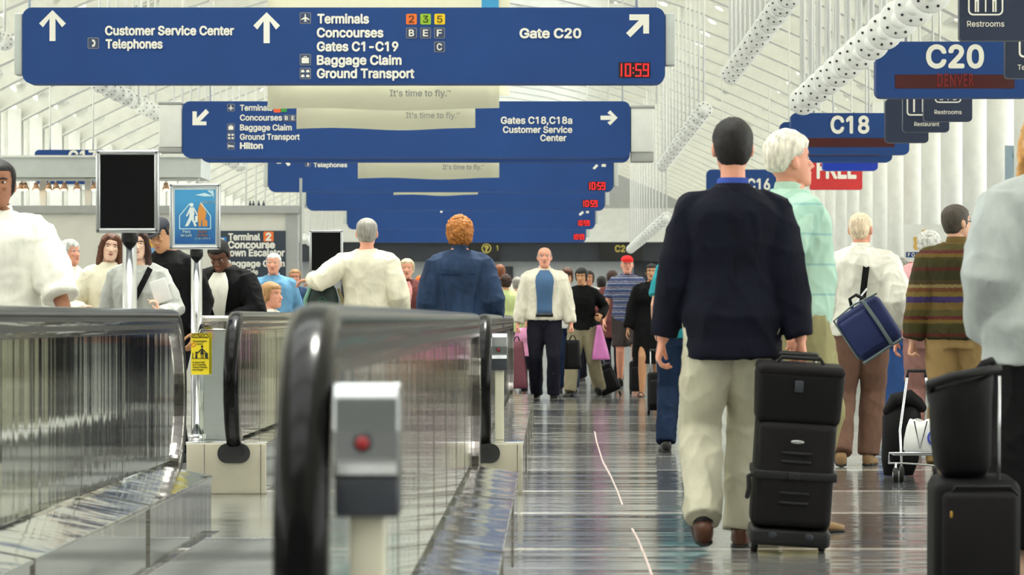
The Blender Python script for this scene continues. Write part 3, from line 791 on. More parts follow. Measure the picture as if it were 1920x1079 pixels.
def square(t, cx, cy, r, s, rgb, ch):
    y = F/s; a, b = P(cx-r, cy+r, s), P(cx+r, cy-r, s)
    m = mat('number_square_%d_%d_%d' % rgb, rgb, rough=0.5, var=0)
    MB().prism(rrect(a.x, b.x, a.z, b.z, r*0.25/s, y-0.003), (0, 0.006, 0)).build('number_square', m, t)
    if ch: lettering(t, ch, cx-r*0.5, cx+r*0.5, cy+r*0.65, r*1.3, s, M_blk, y=y-0.003, bold=0.0)
def end_post(t, x0, x1, y0, y1, s, depth=0.2, m=None, dy=0.0, nm='end_post'):
    a, b = P(x0, y1, s), P(x1, y0, s); y = F/s + dy
    return MB().rbox((a.x, y+0.01, a.z), (b.x, y+depth, b.z), 0.01, 2).build(nm, m or M_lgrey, t)

# nearest sign over the hall
S1 = 227.0
t1 = sign('overhead_sign', 42, 1247, 14, 157, S1, 'nearest and largest blue overhead sign, reading Terminals, Concourses and Gate C20', rad=18, depth=0.25, rods=(-4.32, 0.72))
end_post(t1, 26, 41.5, 24, 140, S1); end_post(t1, 1247.5, 1266, 24, 122, S1)
arrow(t1, up_arrow(98.5, 19, 77, 25, 11), S1); arrow(t1, up_arrow(500, 23, 81, 25, 11.5), S1)
W = lambda body, x0, x1, base, cap, **k: lettering(t1, body, x0, x1, base, cap, S1, M_letter, bold=0.032, **k)
W('Customer Service Center', 197, 439, 65.5, 16); W('Telephones', 198, 305, 90.5, 16); icon(t1, 175, 81, 10.5, S1, 'phone')
W('Terminals', 595, 692, 43.5, 16.5); W('Concourses', 594, 719, 69.5, 16.5); W('Gates C1-C19', 594, 747, 95.5, 16.5); W('Baggage Claim', 594, 753, 121, 16.5); W('Ground Transport', 594, 777, 146, 16.5)
icon(t1, 572.5, 34, 10.5, S1, 'plane'); icon(t1, 572.5, 112, 10.5, S1, 'bag'); icon(t1, 572.5, 138, 10.5, S1, 'four')
square(t1, 771.5, 36, 10, S1, (238, 116, 44), '2'); square(t1, 798, 36, 10, S1, (150, 190, 40), '3'); square(t1, 824.5, 36, 10, S1, (240, 200, 24), '5')
icon(t1, 771.5, 62, 10, S1, 'B'); icon(t1, 798, 62, 10, S1, 'E'); icon(t1, 824, 62, 10, S1, 'F'); icon(t1, 824, 88, 10, S1, 'C')
W('Gate C20', 974, 1090, 71, 17)
arrow(t1, [(1180, 27), (1217, 27), (1217, 63), (1206, 63), (1206, 46), (1182, 70), (1174, 62), (1198, 38), (1180, 38)], S1)
clock(t1, 1160, 1219, 117, 146, S1)

# cream banners hung across the hall
M_stripe = mat('banner_blue_stripe', (70, 160, 205), rough=0.7, var=0.03)
def banner(x0, x1, bot, s, label, zt, tx0, tx1, tb, cap, stripe=False, shade=None):
    a, b = P(x0, bot, s), P(x1, bot, s); y = F/s
    t = thing('banner', ((a.x+b.x)/2, y, a.z), label, 'banner')
    n = 16; rows = [a.z + (zt-a.z)*i/6 for i in range(7)]
    vs = []; 
    for z in rows: vs.append([V((a.x + (b.x-a.x)*j/n, y + 0.012*math.sin(j*0.9+z*2), z + (0.012*math.sin(j*0.5) if z == rows[0] else 0))) for j in range(n+1)])
    mb = MB(); mb.loft([r + [p + V((0, 0.01, 0)) for p in reversed(r)] for r in vs]); mb.build('fabric', M_banner, t)
    MB().cyl((a.x-0.02, y+0.005, zt), (b.x+0.02, y+0.005, zt), 0.025, 12).build('top_bar', M_whitesteel, t)
    for x in (a.x+0.2, b.x-0.2):
        mb = MB(); rod(mb, x, y+0.005, zt, 0.008); mb.build('hanger_rod', M_whitesteel, t)
    if stripe:
        c, d = P(903, 12, s), P(935, 12, s)
        MB().box((c.x, y-0.022, a.z+0.85), (d.x, y-0.015, zt-0.01)).build('blue_stripe', M_stripe, t)
        c, d = P(936, 12, s), P(956, 12, s)
        MB().box((c.x, y-0.015, a.z+0.12), (d.x, y+0.005, zt-0.01)).build('side_strip', M_banner, t)
    if tx0: lettering(t, "It's time to fly.", tx0, tx1, tb, cap, s, M_letterdim, bold=0.012, y=y-0.013, dy=0.003)
    if tx0: lettering(t, "TM", tx1, tx1+7*s/215, tb-cap*0.65, cap*0.3, s, M_letterdim, bold=0.012, y=y-0.013, dy=0.003)
banner(502, 936, 205, 214, 'nearest cream banner, hanging directly behind the largest blue sign', 4.6, 731, 838, 181, 12, True)
banner(556, 891, 242, 196, 'cream banner hanging in front of the Gates C18 sign', 4.9, 761, 856, 222, 11)
banner(671, 936, 335, 148, 'cream banner hanging below the Gates C18 sign, in front of the Telephones sign', 5.2, 830, 903, 318, 9)
banner(738, 896, 366, 117, 'farthest cream banner, only its bottom edge showing under a blue sign', 5.4, None, None, 0, 0)

S2 = 158.0
t2 = sign('overhead_sign', 342, 1182, 190, 296, S2, 'second blue overhead sign, reading Gates C18,C18a Customer Service Center', rad=14, depth=0.3, rods=(-4.9, 1.27))
W = lambda body, x0, x1, base, cap, **k: lettering(t2, body, x0, x1, base, cap, S2, M_letter, **k)
b_ = end_post(t2, 298, 341, 196, 276, S2, 0.35, M_white, 0.0, 'end_box'); end_post(t2, 296, 342, 190, 196, S2, 0.35, M_grey, -0.01, 'end_box_cap'); end_post(t2, 296, 341, 276, 286, S2, 0.35, M_grey, 0.01, 'end_box_foot')
end_post(t2, 1183, 1226, 203, 285, S2, 0.35, M_white, 0.0, 'end_box'); end_post(t2, 1183, 1228, 197, 203, S2, 0.35, M_grey, -0.01, 'end_box_cap'); end_post(t2, 1183, 1226, 285, 303, S2, 0.35, M_grey, 0.02, 'end_box_foot')
arrow(t2, [(361, 209), (369, 209), (369, 222), (386, 204.5), (392, 211), (375, 228), (387, 228), (387, 235), (361, 235)], S2)
arrow(t2, rot_pts(up_arrow(1141, 204, 236, 14, 8), 1141, 221, 90), S2)
W('Terminals', 450, 511, 207.5, 10.5); W('Concourses', 450, 529, 226, 10.5); W('Baggage Claim', 450, 547, 244.5, 10.5); W('Ground Transport', 450, 562, 262, 10.5); W('Hilton', 450, 493, 279, 11, bold=0.035)
icon(t2, 433, 202, 7, S2, 'plane'); icon(t2, 433, 239, 7, S2, 'bag'); icon(t2, 433, 256, 7, S2, 'four'); icon(t2, 433, 273.5, 7, S2, 'bed')
square(t2, 520, 204, 7, S2, (238, 96, 50), None); square(t2, 532, 204, 6, S2, (60, 150, 60), None)
icon(t2, 537, 221.5, 6, S2, 'B'); icon(t2, 549.5, 221.5, 6, S2, 'E')
W('Gates C18,C18a', 939, 1073, 232, 12.5); W('Customer Service', 943, 1073, 249, 11.5); W('Center', 1013, 1062, 264.5, 11.5)

S3 = 152.0
t3 = sign('overhead_sign', 376, 1181, 200, 304, S3, 'third blue overhead sign, a strip with the word Club showing below the second', rad=14, rods=(-4.2, 0.9))
lettering(t3, 'Club', 918, 942, 298, 8, S3, M_letter)
S4 = 122.0
t4 = sign('overhead_sign', 503, 1150, 280, 360, S4, 'fourth blue overhead sign, reading Telephones with a red clock', rad=12, rods=(-4.2, 0.9))
end_post(t4, 494, 502.5, 285, 350, S4); end_post(t4, 1150.5, 1159, 285, 350, S4)
lettering(t4, 'Telephones', 588, 651, 313.5, 8, S4, M_letter); icon(t4, 577, 308, 5, S4, 'phone')
arrow(t4, [(519, 303), (527, 303), (527, 307), (519, 307)], S4); arrow(t4, [(534, 304), (541, 302), (545, 309), (540, 312)], S4)
arrow(t4, [(1111, 316), (1118, 308), (1122, 311), (1115, 318)], S4); arrow(t4, [(1128, 308), (1136, 308), (1136, 313), (1128, 313)], S4)
clock(t4, 1103, 1136, 341, 357, S4)
S5 = 105.0
t5 = sign('overhead_sign', 575, 1134, 325, 395, S5, 'fifth blue overhead sign, blank but for a red clock', rad=11, rods=(-4.2, 0.9))
end_post(t5, 567, 574.5, 330, 385, S5); end_post(t5, 1134.5, 1142, 330, 385, S5)
clock(t5, 1092, 1121, 375, 389, S5)
S6 = 88.0
t6 = sign('overhead_sign', 651, 1116, 372, 430, S6, 'sixth blue overhead sign, with a white dot above the reddish hair', rad=10, rods=(-4.0, 0.8))
end_post(t6, 643, 650.5, 375, 420, S6); end_post(t6, 1116.5, 1122, 375, 420, S6)
mb = MB(); disc(mb, 827.5, 397, 2.4, S6, F/S6-0.004, 0.004); mb.build('dot', M_letter, t6)
arrow(t6, [(1085, 402), (1092, 396), (1095, 399), (1088, 405)], S6); arrow(t6, [(1099, 396), (1104, 396), (1104, 400), (1099, 400)], S6)
clock(t6, 1083, 1106, 413, 424, S6, M_led_dim)
S7 = 75.0
t7 = sign('overhead_sign', 690, 1099, 400, 455, S7, 'seventh and farthest blue overhead sign, just above the dark far wall', rad=9, rods=(-4.0, 0.7))
end_post(t7, 1099.5, 1106, 404, 445, S7)
clock(t7, 1075, 1096, 439, 450, S7, M_led_dim)

# gate signs along the right side
def led_bar(t, x0, x1, y0, y1, s, text=None, tx=None):
    a, b = P(x0, y1, s), P(x1, y0, s); y = F/s
    o = MB().box((a.x, y-0.004, a.z), (b.x, y+0.01, b.z)).build('led_bar', M_led_off, t)
    if text: lettering(t, text, tx[0], tx[1], y1-(y1-y0)*0.15, (y1-y0)*0.68, s, M_led_dim, y=y-0.004, bold=0.0, spacing=1.15)
g = sign('gate_sign', 1643, 1934, 78, 183, 218, 'nearest blue gate sign, reading C20 over a dark red display', rad=12)
lettering(g, 'C20', 1736, 1845, 126, 40, 218, M_letter, bold=0.03); led_bar(g, 1678, 1902, 140, 166, 218, 'DENVER', (1757, 1826))
g = sign('gate_sign', 1483, 1705, 212, 290, 161, 'blue gate sign reading C18 over a red display', rad=10)
lettering(g, 'C18', 1557, 1630, 249, 30, 161, M_letter, bold=0.03); led_bar(g, 1511, 1677, 259, 276, 161)
g = sign('gate_sign', 1463, 1673, 229, 304, 154, 'blue gate sign directly behind the C18 sign, a thin red display line near its edge', rad=10)
led_bar(g, 1500, 1648, 288, 293, 154)
g = sign('gate_sign', 1543, 1646, 250, 320, 146, 'small vivid blue sign above the red FREE sign', M_signblue2, rad=7)
g = sign('gate_sign', 1325, 1472, 318, 397, 105, 'distant blue gate sign reading C16 behind the dark-haired head', rad=9)
lettering(g, 'C16', 1401, 1444, 356, 20, 105, M_letter, bold=0.03)
M_red = mat('sign_red', (206, 48, 50), rough=0.5, var=0.05)
g = sign('shop_sign', 1519, 1617, 300, 356, 128, 'red shop sign reading FREE beyond the mint shirt', M_red, rad=4, depth=0.12)
lettering(g, 'FREE', 1531, 1606, 334, 25, 128, M_letter, bold=0.035)
g = sign('notice_board', 1470, 1518, 296, 350, 129, 'white notice board left of the red FREE sign', M_white, rad=2, depth=0.06)
lettering(g, 'Hors d', 1498, 1518, 313, 8, 129, M_letterdim, bold=0); lettering(g, 'Prod', 1498, 1518, 326, 8, 129, M_letterdim, bold=0)
# square hanging amenity signs
def restroom_glyph(t, cx, cy, r, s):
    y = F/s - 0.004; mb = MB()
    fr = [(cx-r, cy-r), (cx+r, cy-r), (cx+r, cy+r), (cx-r, cy+r)]
    a, b = P(cx-r, cy+r, s), P(cx+r, cy-r, s); o = rrect(a.x, b.x, a.z, b.z, r*0.3/s, y); i_ = rrect(a.x+r*.09/s, b.x-r*.09/s, a.z+r*.09/s, b.z-r*.09/s, r*0.22/s, y)
    mb.loft([o, i_, [p+V((0,0.003,0)) for p in i_], [p+V((0,0.003,0)) for p in o]], cap=False, smooth=False)
    for u in (-.5, 0.5):
        disc(mb, cx+u*r, cy-.62*r, r*.14, s, y)
        for q in ([(u-.2,-.42),(u+.2,-.42),(u+.2,.1),(u+.12,.1),(u+.12,.8),(u+.02,.8),(u+.02,.2),(u-.02,.2),(u-.02,.8),(u-.12,.8),(u-.12,.1),(u-.2,.1)],): mb.prism(pxpoly([(cx+a_*r, cy+b_*r) for a_, b_ in q], s, y), (0, 0.003, 0))
    mb.prism(pxpoly([(cx-r*.04, cy-r*.6), (cx+r*.04, cy-r*.6), (cx+r*.04, cy+r*.8), (cx-r*.04, cy+r*.8)], s, y), (0, 0.003, 0))
    mb.build('pictogram', M_letter, t)
def fork_glyph(t, cx, cy, r, s, half=False):
    y = F/s - 0.004; mb = MB(); a, b = P(cx-r, cy+r, s), P(cx+r, cy-r, s)
    o = rrect(a.x, b.x, a.z, b.z, r*0.3/s, y); i_ = rrect(a.x+r*.12/s, b.x-r*.12/s, a.z+r*.12/s, b.z-r*.12/s, r*0.2/s, y)
    mb.loft([o, i_, [p+V((0,0.003,0)) for p in i_], [p+V((0,0.003,0)) for p in o]], cap=False, smooth=False)
    mb.prism(pxpoly([(cx+r*.3, cy-r*.7), (cx+r*.45, cy-r*.7), (cx+r*.45, cy+r*.7), (cx+r*.3, cy+r*.7)], s, y), (0, 0.003, 0))
    mb.prism(pxpoly([(cx-r*.45, cy-r*.7), (cx-r*.3, cy-r*.7), (cx-r*.3, cy+r*.7), (cx-r*.45, cy+r*.7)], s, y), (0, 0.003, 0))
    mb.build('pictogram', M_letter, t)
g = sign('amenity_sign', 1799, 1926, -50, 76, 268, 'nearest navy Restrooms sign, top right above the C20 sign', M_signnavy, rad=7, depth=0.1)
restroom_glyph(g, 1848, -4, 33, 268); lettering(g, 'Restrooms', 1813, 1883, 50, 10.5, 268, M_letter, bold=0.012)
g = sign('amenity_sign', 1885, 1995, 36, 147, 235, 'navy Telephones sign overlapping the right end of the C20 sign', M_signnavy, rad=7, depth=0.1)
fork_glyph(g, 1940, 78, 30, 235); lettering(g, 'Telephones', 1908, 1972, 131, 9.5, 235, M_letter, bold=0.012)
g = sign('amenity_sign', 1732, 1823, 137, 228, 195, 'navy Restrooms sign just under the C20 sign', M_signnavy, rad=7, depth=0.1)
restroom_glyph(g, 1777.5, 168, 25, 195); lettering(g, 'Restrooms', 1752, 1803, 214, 7.5, 195, M_letter, bold=0.01)
g = sign('amenity_sign', 1693, 1780, 161, 248, 184, 'navy Restaurant sign, middle of the staggered hanging row', M_signnavy, rad=7, depth=0.1)
fork_glyph(g, 1722, 195, 22, 184); lettering(g, 'Restaurant', 1714, 1761, 236.5, 7.5, 184, M_letter, bold=0.01)
g = sign('amenity_sign', 1660, 1741, 186, 268, 173, 'blank-looking navy sign at the left of the staggered hanging row', M_signnavy, rad=7, depth=0.1)

# flat restroom marker beside the columns and the food board
M_slate = mat('slate_blue_panel', (132, 150, 160), rough=0.5, var=0.05)
a, b = P(1885, 347, 160), P(1911, 273, 160); y = F/160
t = thing('restroom_marker', (b.x, y, 0), 'slate blue restroom marker panel at the right edge in front of the columns', 'sign')
MB().box((a.x, y, a.z), (b.x, y+0.04, b.z)).build('panel', M_slate, t)
MB().cyl(((a.x+b.x)/2, y+0.06, 0), ((a.x+b.x)/2, y+0.06, b.z), 0.02, 12).build('post', M_whitesteel, t)
mb = MB(); disc(mb, 1902, 283, 2.6, 160, y-0.004, 0.004); mb.prism(pxpoly([(1898,287),(1906,287),(1906,296),(1904,296),(1904,306),(1900,306),(1900,296),(1898,296)], 160, y-0.004), (0, 0.004, 0)); mb.build('pictogram', mat('slate_dark_print', (92, 122, 136), var=0), t)
s = 185; y = F/s
t = thing('food_board', (P(1738, 420, s).x, y, 0), 'white food court board with tan emblem and blue FOOD strip', 'sign')
a, b = P(1695, 545, s), P(1778, 421, s); MB().box((a.x, y, a.z), (b.x, y+0.05, b.z)).build('panel', M_white, t)
for x in (a.x+0.08, b.x-0.08):
    MB().cyl((x, y+0.07, 0), (x, y+0.07, b.z-0.05), 0.02, 10).build('leg', M_grey, t)
a, b = P(1699, 483, s), P(1776, 473, s); MB().box((a.x, y-0.004, a.z), (b.x, y+0.01, b.z)).build('blue_strip', M_signblue, t)
lettering(t, 'FOOD', 1702, 1732, 481.3, 6.5, s, M_letter, y=y-0.004, spacing=1.4)
a, b = P(1700, 545, s), P(1776, 492, s); MB().box((a.x, y-0.004, a.z), (b.x, y+0.01, b.z)).build('red_band', M_red, t)
M_tan = mat('tan_print', (206, 170, 90), rough=0.5, var=0)
mb = MB(); mb.prism(pxpoly([(1712,446),(1717,444),(1722,449),(1721,454),(1724,460),(1722,468),(1716,470),(1712,464),(1714,457)], s, y-0.003), (0, 0.004, 0)); mb.prism(pxpoly([(1728,432),(1736,430),(1740,440),(1735,450),(1729,446)], s, y-0.003), (0, 0.004, 0)); mb.build('emblem', M_tan, t)

# signs on the far wall
M_amber = mat('amber_print', (206, 190, 90), rough=0.5, var=0)
sB = F / (YF - 0.62); y = YF - 0.62
def farsign(x0, x1, y0, y1, label):
    a, b = P(x0, y1, sB), P(x1, y0, sB); t = thing('wall_sign', ((a.x+b.x)/2, y, a.z), label, 'sign')
    MB().box((a.x, y, a.z), (b.x, y+0.1, b.z)).build('panel', M_black, t); return t
t = farsign(876, 936, 456, 488, 'black wall sign with round yellow question mark on the dark far wall')
mb = MB()
for i in range(20):
    a0, a1 = 2*math.pi*i/20, 2*math.pi*(i+1)/20
    mb.prism(pxpoly([(912+9*math.cos(a0), 466+9*math.sin(a0)), (912+9*math.cos(a1), 466+9*math.sin(a1)), (912+7.4*math.cos(a1), 466+7.4*math.sin(a1)), (912+7.4*math.cos(a0), 466+7.4*math.sin(a0))], sB, y-0.01), (0, 0.01, 0))
mb.build('ring', M_amber, t); lettering(t, '?', 908, 916, 471.5, 10, sB, M_amber, y=y, bold=0.03); lettering(t, '1', 931, 935, 470, 9, sB, M_amber, y=y)
t = farsign(1124, 1205, 456, 490, 'black wall sign reading C2 on the dark far wall')
lettering(t, 'C2', 1153, 1172, 472.5, 12, sB, M_amber, y=y, bold=0.02)

# ================================================================ KIOSK ON THE LEFT
M_ltwall = mat('kiosk_cream_wall', (222, 220, 208), rough=0.6, var=0.03)
sK = 140.0; yK = F/sK
kt = thing('kiosk', (-5.2, yK, 0), 'long cream kiosk wall with grey ledge at the left', 'kiosk')
a, b = P(40, 0, sK), P(537, 400, sK)
MB().box((-7.6, yK, 0), (b.x, yK+0.12, b.z)).build('wall_panel', M_ltwall, kt)
MB().box((-7.6, yK-0.06, P(0,400,sK).z), (P(560,0,sK).x, yK+0.5, P(0,386,sK).z)).build('ledge', M_grey, kt)
MB().box((P(536,0,sK).x, yK-0.03, 0), (P(558,0,sK).x, yK+0.25, P(0,399,sK).z)).build('end_post', M_grey, kt)
for px in (78, 163): MB().box((P(px-6,0,sK).x, yK+0.1, P(0,386,sK).z), (P(px+6,0,sK).x, yK+0.2, P(0,334,sK).z)).build('canopy_post', M_white, kt)
MB().box((P(366,0,sK).x, yK+0.1, P(0,386,sK).z), (P(371,0,sK).x, yK+0.2, P(0,334,sK).z)).build('canopy_post', M_white, kt)
cp = MB().box((-7.6, yK-0.1, P(0,333,sK).z), (P(378,0,sK).x, yK+1.2, P(0,293,sK).z)).build('canopy', M_lgrey, kt)
MB().box((-7.6, yK-0.13, P(0,296,sK).z), (P(380,0,sK).x, yK+1.2, P(0,292,sK).z)).build('canopy_trim', M_white, cp)
MB().box((-7.6, yK+0.02, P(0,339,sK).z), (P(370,0,sK).x, yK+0.06, P(0,336,sK).z)).build('lamp_rail', M_white, kt)
M_copper = mat('copper_lamp_shade', (190, 150, 120), rough=0.35, metal=0.5, var=0.1)
M_bulb = mat('warm_bulb', (255, 214, 150), rough=0.4, var=0, emit=(255, 206, 140), emit_s=6.0)
lamp_names = ['leftmost', 'second', 'third', 'fourth', 'fifth', 'sixth', 'seventh', 'eighth', 'ninth']
for i, (px, tilt) in enumerate(((40, -6), (46, 4), (67, 2), (92, -5), (103, 9), (120, 0), (143, 4), (177, -3), (310, 4))):
    p = P(px, 338, sK); p.y = yK+0.04
    t = thing('spotlight', tuple(p), f'{lamp_names[i]} of the small copper spotlights under the kiosk canopy, from the left', 'lamp', 'spotlights under the kiosk canopy')
    d = V((math.sin(math.radians(tilt)), -0.25, -1)).normalized()
    MB().cyl(p, p + d*0.05, 0.012, 10).build('stem', M_white, t)
    MB().tube([p + d*0.04, p + d*0.07, p + d*0.13], [0.028, 0.032, 0.052], 16, 'flat').build('shade', M_copper, t)
    MB().ell(p + d*0.128, (0.036, 0.036, 0.022), 14, 8).build('bulb', M_bulb, t)
M_brownbottle = mat('dark_bottle', (46, 52, 66), rough=0.3, var=0.05)
for i, px in enumerate((468, 474, 484, 493)):
    p = P(px, 386, sK); p.y = yK + 0.1
    o = MB().tube([p, p+V((0,0,0.03)), p+V((0,0,0.045)), p+V((0,0,0.07))], [0.018, 0.018, 0.008, 0.008], 12, 'flat').build('bottle', M_brownbottle, None, loc=p)
    tag(o, ('leftmost', 'second', 'third', 'rightmost')[i] + ' of four small dark bottles on the grey kiosk ledge', 'bottle', 'bottles on the kiosk ledge')
# boards on the kiosk wall
yT = yK - 0.05; sT = F/yT
M_tsign = mat('terminal_board_grey', (52, 62, 74), rough=0.5, var=0.06)
t = thing('terminal_board', (P(476,0,sT).x, yT, 0.9), 'dark grey direction board with Terminal 2 in white on the kiosk wall', 'sign')
a, b = P(408, 606, sT), P(535, 433, sT); MB().box((a.x, yT, a.z), (b.x, yK-0.002, b.z)).build('panel', M_tsign, t)
W = lambda body, x0, x1, base, cap, **k: lettering(t, body, x0, x1, base, cap, sT, M_letter, y=yT, **k)
W('Terminal', 428, 488, 450.5, 12, bold=0.035); W('Concourse', 427, 516, 465.5, 12.5, bold=0.04); W('Down Escalator', 420, 534, 480.5, 12.5, bold=0.035); W('Baggage Claim', 424, 534, 500, 11, bold=0.035)
W('r Side', 454, 484, 515, 9.5, bold=0.03); W('icade', 459, 486, 528, 9.5, bold=0.03)
square(t, 503.5, 444, 9.5, sT, (232, 118, 48), None); lettering(t, '2', 498, 509, 451, 13.5, sT, M_letter, y=yT-0.003, bold=0.04)
square(t, 417, 453, 8, sT, (50, 130, 200), None); lettering(t, '3', 413, 421, 458.5, 11, sT, M_letter, y=yT-0.003, bold=0.03)
t = thing('snack_poster', (P(290,0,sT).x, yT, 1.6), 'small yellow and red poster on the kiosk wall beside the dark cap', 'poster')
for nm, y0, y1, rgb in (('red_band', 436, 443, (206, 60, 44)), ('yellow_band', 443, 464, (238, 176, 50)), ('blue_band', 464, 478, (120, 160, 200)), ('cream_band', 478, 492, (230, 226, 200))):
    a, b = P(277, y1, sT), P(300, y0, sT); MB().box((a.x, yT+0.02, a.z), (b.x, yK-0.001, b.z)).build(nm, mat('poster_' + nm, rgb, rough=0.5, var=0.04), t)
g = sign('gate_sign', 65, 200, 281, 345, 118, 'blue gate sign reading C17 behind the kiosk canopy', rad=8)
lettering(g, 'C17', 128, 181, 303, 20, 118, M_letter, bold=0.03)
# loose grey pole at the kiosk's end
p = P(565, 400, 142); p.y = yK + 0.08
o = MB().box((P(561,0,sK).x, yK+0.02, 0), (P(566,0,sK).x, yK+0.06, P(0,334,sK).z)).build('slim_post', M_grey, None, loc=(P(563,0,sK).x, yK, 0))
tag(o, 'slim grey post standing at the right end of the kiosk', 'post')

# ================================================================ HANGING DISC FIXTURES
M_disc = mat('fixture_white', (236, 238, 234), rough=0.4, var=0.04)
M_hole = mat('bolt_hole_dark', (46, 46, 50), rough=0.6, var=0)
def fixture(loc, label, group):
    x, y, z = loc; t = thing('hanging_disc', loc, label, 'hanging fixture', group)
    o = MB().tube([(x, y, z), (x, y+0.012, z), (x, y+0.05, z), (x, y+0.06, z)], [0.112, 0.116, 0.116, 0.108], 28, 'flat')
    o.cur = 1
    for k in range(9):
        a = 2*math.pi*(k+0.4)/9; o.cyl((x+0.088*math.cos(a), y-0.003, z+0.088*math.sin(a)), (x+0.088*math.cos(a), y+0.01, z+0.088*math.sin(a)), 0.0085, 8)
    o.build('flange', [M_disc, M_hole], t)
    MB().tube([(x, y-0.02, z-0.005), (x, y-0.006, z-0.005), (x, y+0.005, z-0.005)], [0.03, 0.052, 0.054], 20, 'flat').build('hub', M_disc, t)
    MB().cyl((x, y+0.06, z), (x, y+0.4, z), 0.06, 16).build('spool', M_disc, t)
    mb = MB(); rod(mb, x, y+0.03, z+0.1, 0.017); mb.build('hanger_rod', M_disc, t)
    if y < 40:
        mb = MB(); rod(mb, x, y+0.3, z+0.05, 0.010); mb.build('hanger_rod', M_disc, t)
    return t
def chain(x, z, y0, n, step, label, group):
    t = fixture((x, y0, z), label, group)
    for i in range(1, n): copy_tree(t, (x, y0 + step*i, z))
chain(2.10, 2.77, 18.8, 12, 0.86, 'white disc fixture on rods, in the big chain between the Gate C20 and C20 signs', 'nearest right chain of hanging discs')
chain(2.05, 3.74, 29.2, 12, 0.86, 'white disc fixture on rods, in the chain left of the biggest chain', 'second right chain of hanging discs')
chain(2.05, 3.74, 45.4, 12, 1.5, 'small white disc fixture, in the chain right of the Gates C18 sign', 'third right chain of hanging discs')
chain(2.10, 2.77, 61.5, 14, 2.1, 'tiny white disc fixture, in the distant chain above the red cap', 'farthest right chain of hanging discs')
chain(-5.62, 3.90, 42.6, 8, 0.86, 'white disc fixture on rods, in the chain left below the largest blue sign', 'near left chain of hanging discs')
chain(-5.62, 3.74, 51.0, 10, 1.2, 'small white disc fixture, in the chain above the kiosk canopy', 'middle left chain of hanging discs')
chain(-5.60, 2.77, 62.9, 13, 2.1, 'tiny white disc fixture, in the distant chain left of the small black display board', 'farthest left chain of hanging discs')
chain(-6.85, 4.45, 42.0, 2, 0.86, 'white disc fixture at the left edge beside the largest blue sign', 'left edge hanging discs')
# ================================================================ PEOPLE
HEADSEC = [  # height above chin, half width, front, back (metres, head 0.225 high)
 (0.000, .022, .078, .040), (0.006, .034, .088, .020), (.014, .043, .093, -.002), (.030, .053, .095, -.040), (.052, .060, .096, -.070), (.070, .064, .094, -.083), (.088, .068, .092, -.091),
 (.105, .071, .087, -.097), (.122, .073, .082, -.100), (.138, .074, .088, -.102), (.152, .0742, .089, -.102), (.166, .0735, .086, -.101), (.180, .0705, .077, -.096), (.193, .064, .064, -.086), (.205, .053, .046, -.071), (.213, .042, .030, -.056), (.219, .029, .012, -.040), (.2225, .015, -.004, -.025), (.2232, .004, -.012, -.016)]
def head_at(z):
    z = max(0, min(.2232, z))
    for a, b in zip(HEADSEC, HEADSEC[1:]):
        if a[0] <= z <= b[0]:
            t = (z - a[0]) / (b[0] - a[0]); return tuple(a[i] + (b[i]-a[i])*t for i in range(1, 4))
def head_ring(z, n=28, g=1.0, dz=0.0):
    hw, yf, yb = head_at(z); cy = (yf + yb) / 2; hd = (yf - yb) / 2
    out = []
    for j in range(n):
        a = 2*math.pi*j/n; c, s = math.cos(a), math.sin(a)
        e = 0.96; c = math.copysign(abs(c)**e, c); s = math.copysign(abs(s)**e, s)
        out.append(V((hw*c*g, cy + hd*s*g, z + dz)))
    return out
def sstep(a, b, x):
    t = max(0, min(1, (x - a) / (b - a))); return t*t*(3 - 2*t)

M_eyew = mat('eye_white', (214, 206, 196), rough=0.3, var=0)
M_iris = mat('iris_dark', (40, 28, 22), rough=0.25, var=0)
SKINS = {}
M_sock = mat('dark_sock_knit', (34, 32, 34), rough=0.9, var=0.1)
def skin(name, rgb):
    if name not in SKINS: SKINS[name] = mat('skin_' + name, rgb, rough=0.5, var=0.07, vscale=(14, 14, 14), spec=0.35)
    return SKINS[name]
def hairmat(name, rgb): return mat('hair_' + name, rgb, rough=0.6, var=0.35, vscale=(60, 60, 14), bump=0.6, bscale=(160, 160, 30), bdist=0.004, spec=0.35)

def ik(a, c, l1, l2, pole):
    d = c - a; L = d.length
    if L > (l1 + l2) * 0.999: c = a + d.normalized() * (l1 + l2) * 0.999; d = c - a; L = d.length
    k = (l1*l1 - l2*l2 + L*L) / (2*L); h = math.sqrt(max(0, l1*l1 - k*k)); u = d.normalized()
    p = (pole - u * pole.dot(u)).normalized()
    return a + u*k + p*h, c

def sup_ring(cx, cy, z, hw, hd, n=32, e=0.8):
    out = []
    for j in range(n):
        a = 2*math.pi*j/n; c, s = math.cos(a), math.sin(a)
        out.append(V((cx + hw*math.copysign(abs(c)**e, c), cy + hd*math.copysign(abs(s)**e, s), z)))
    return out

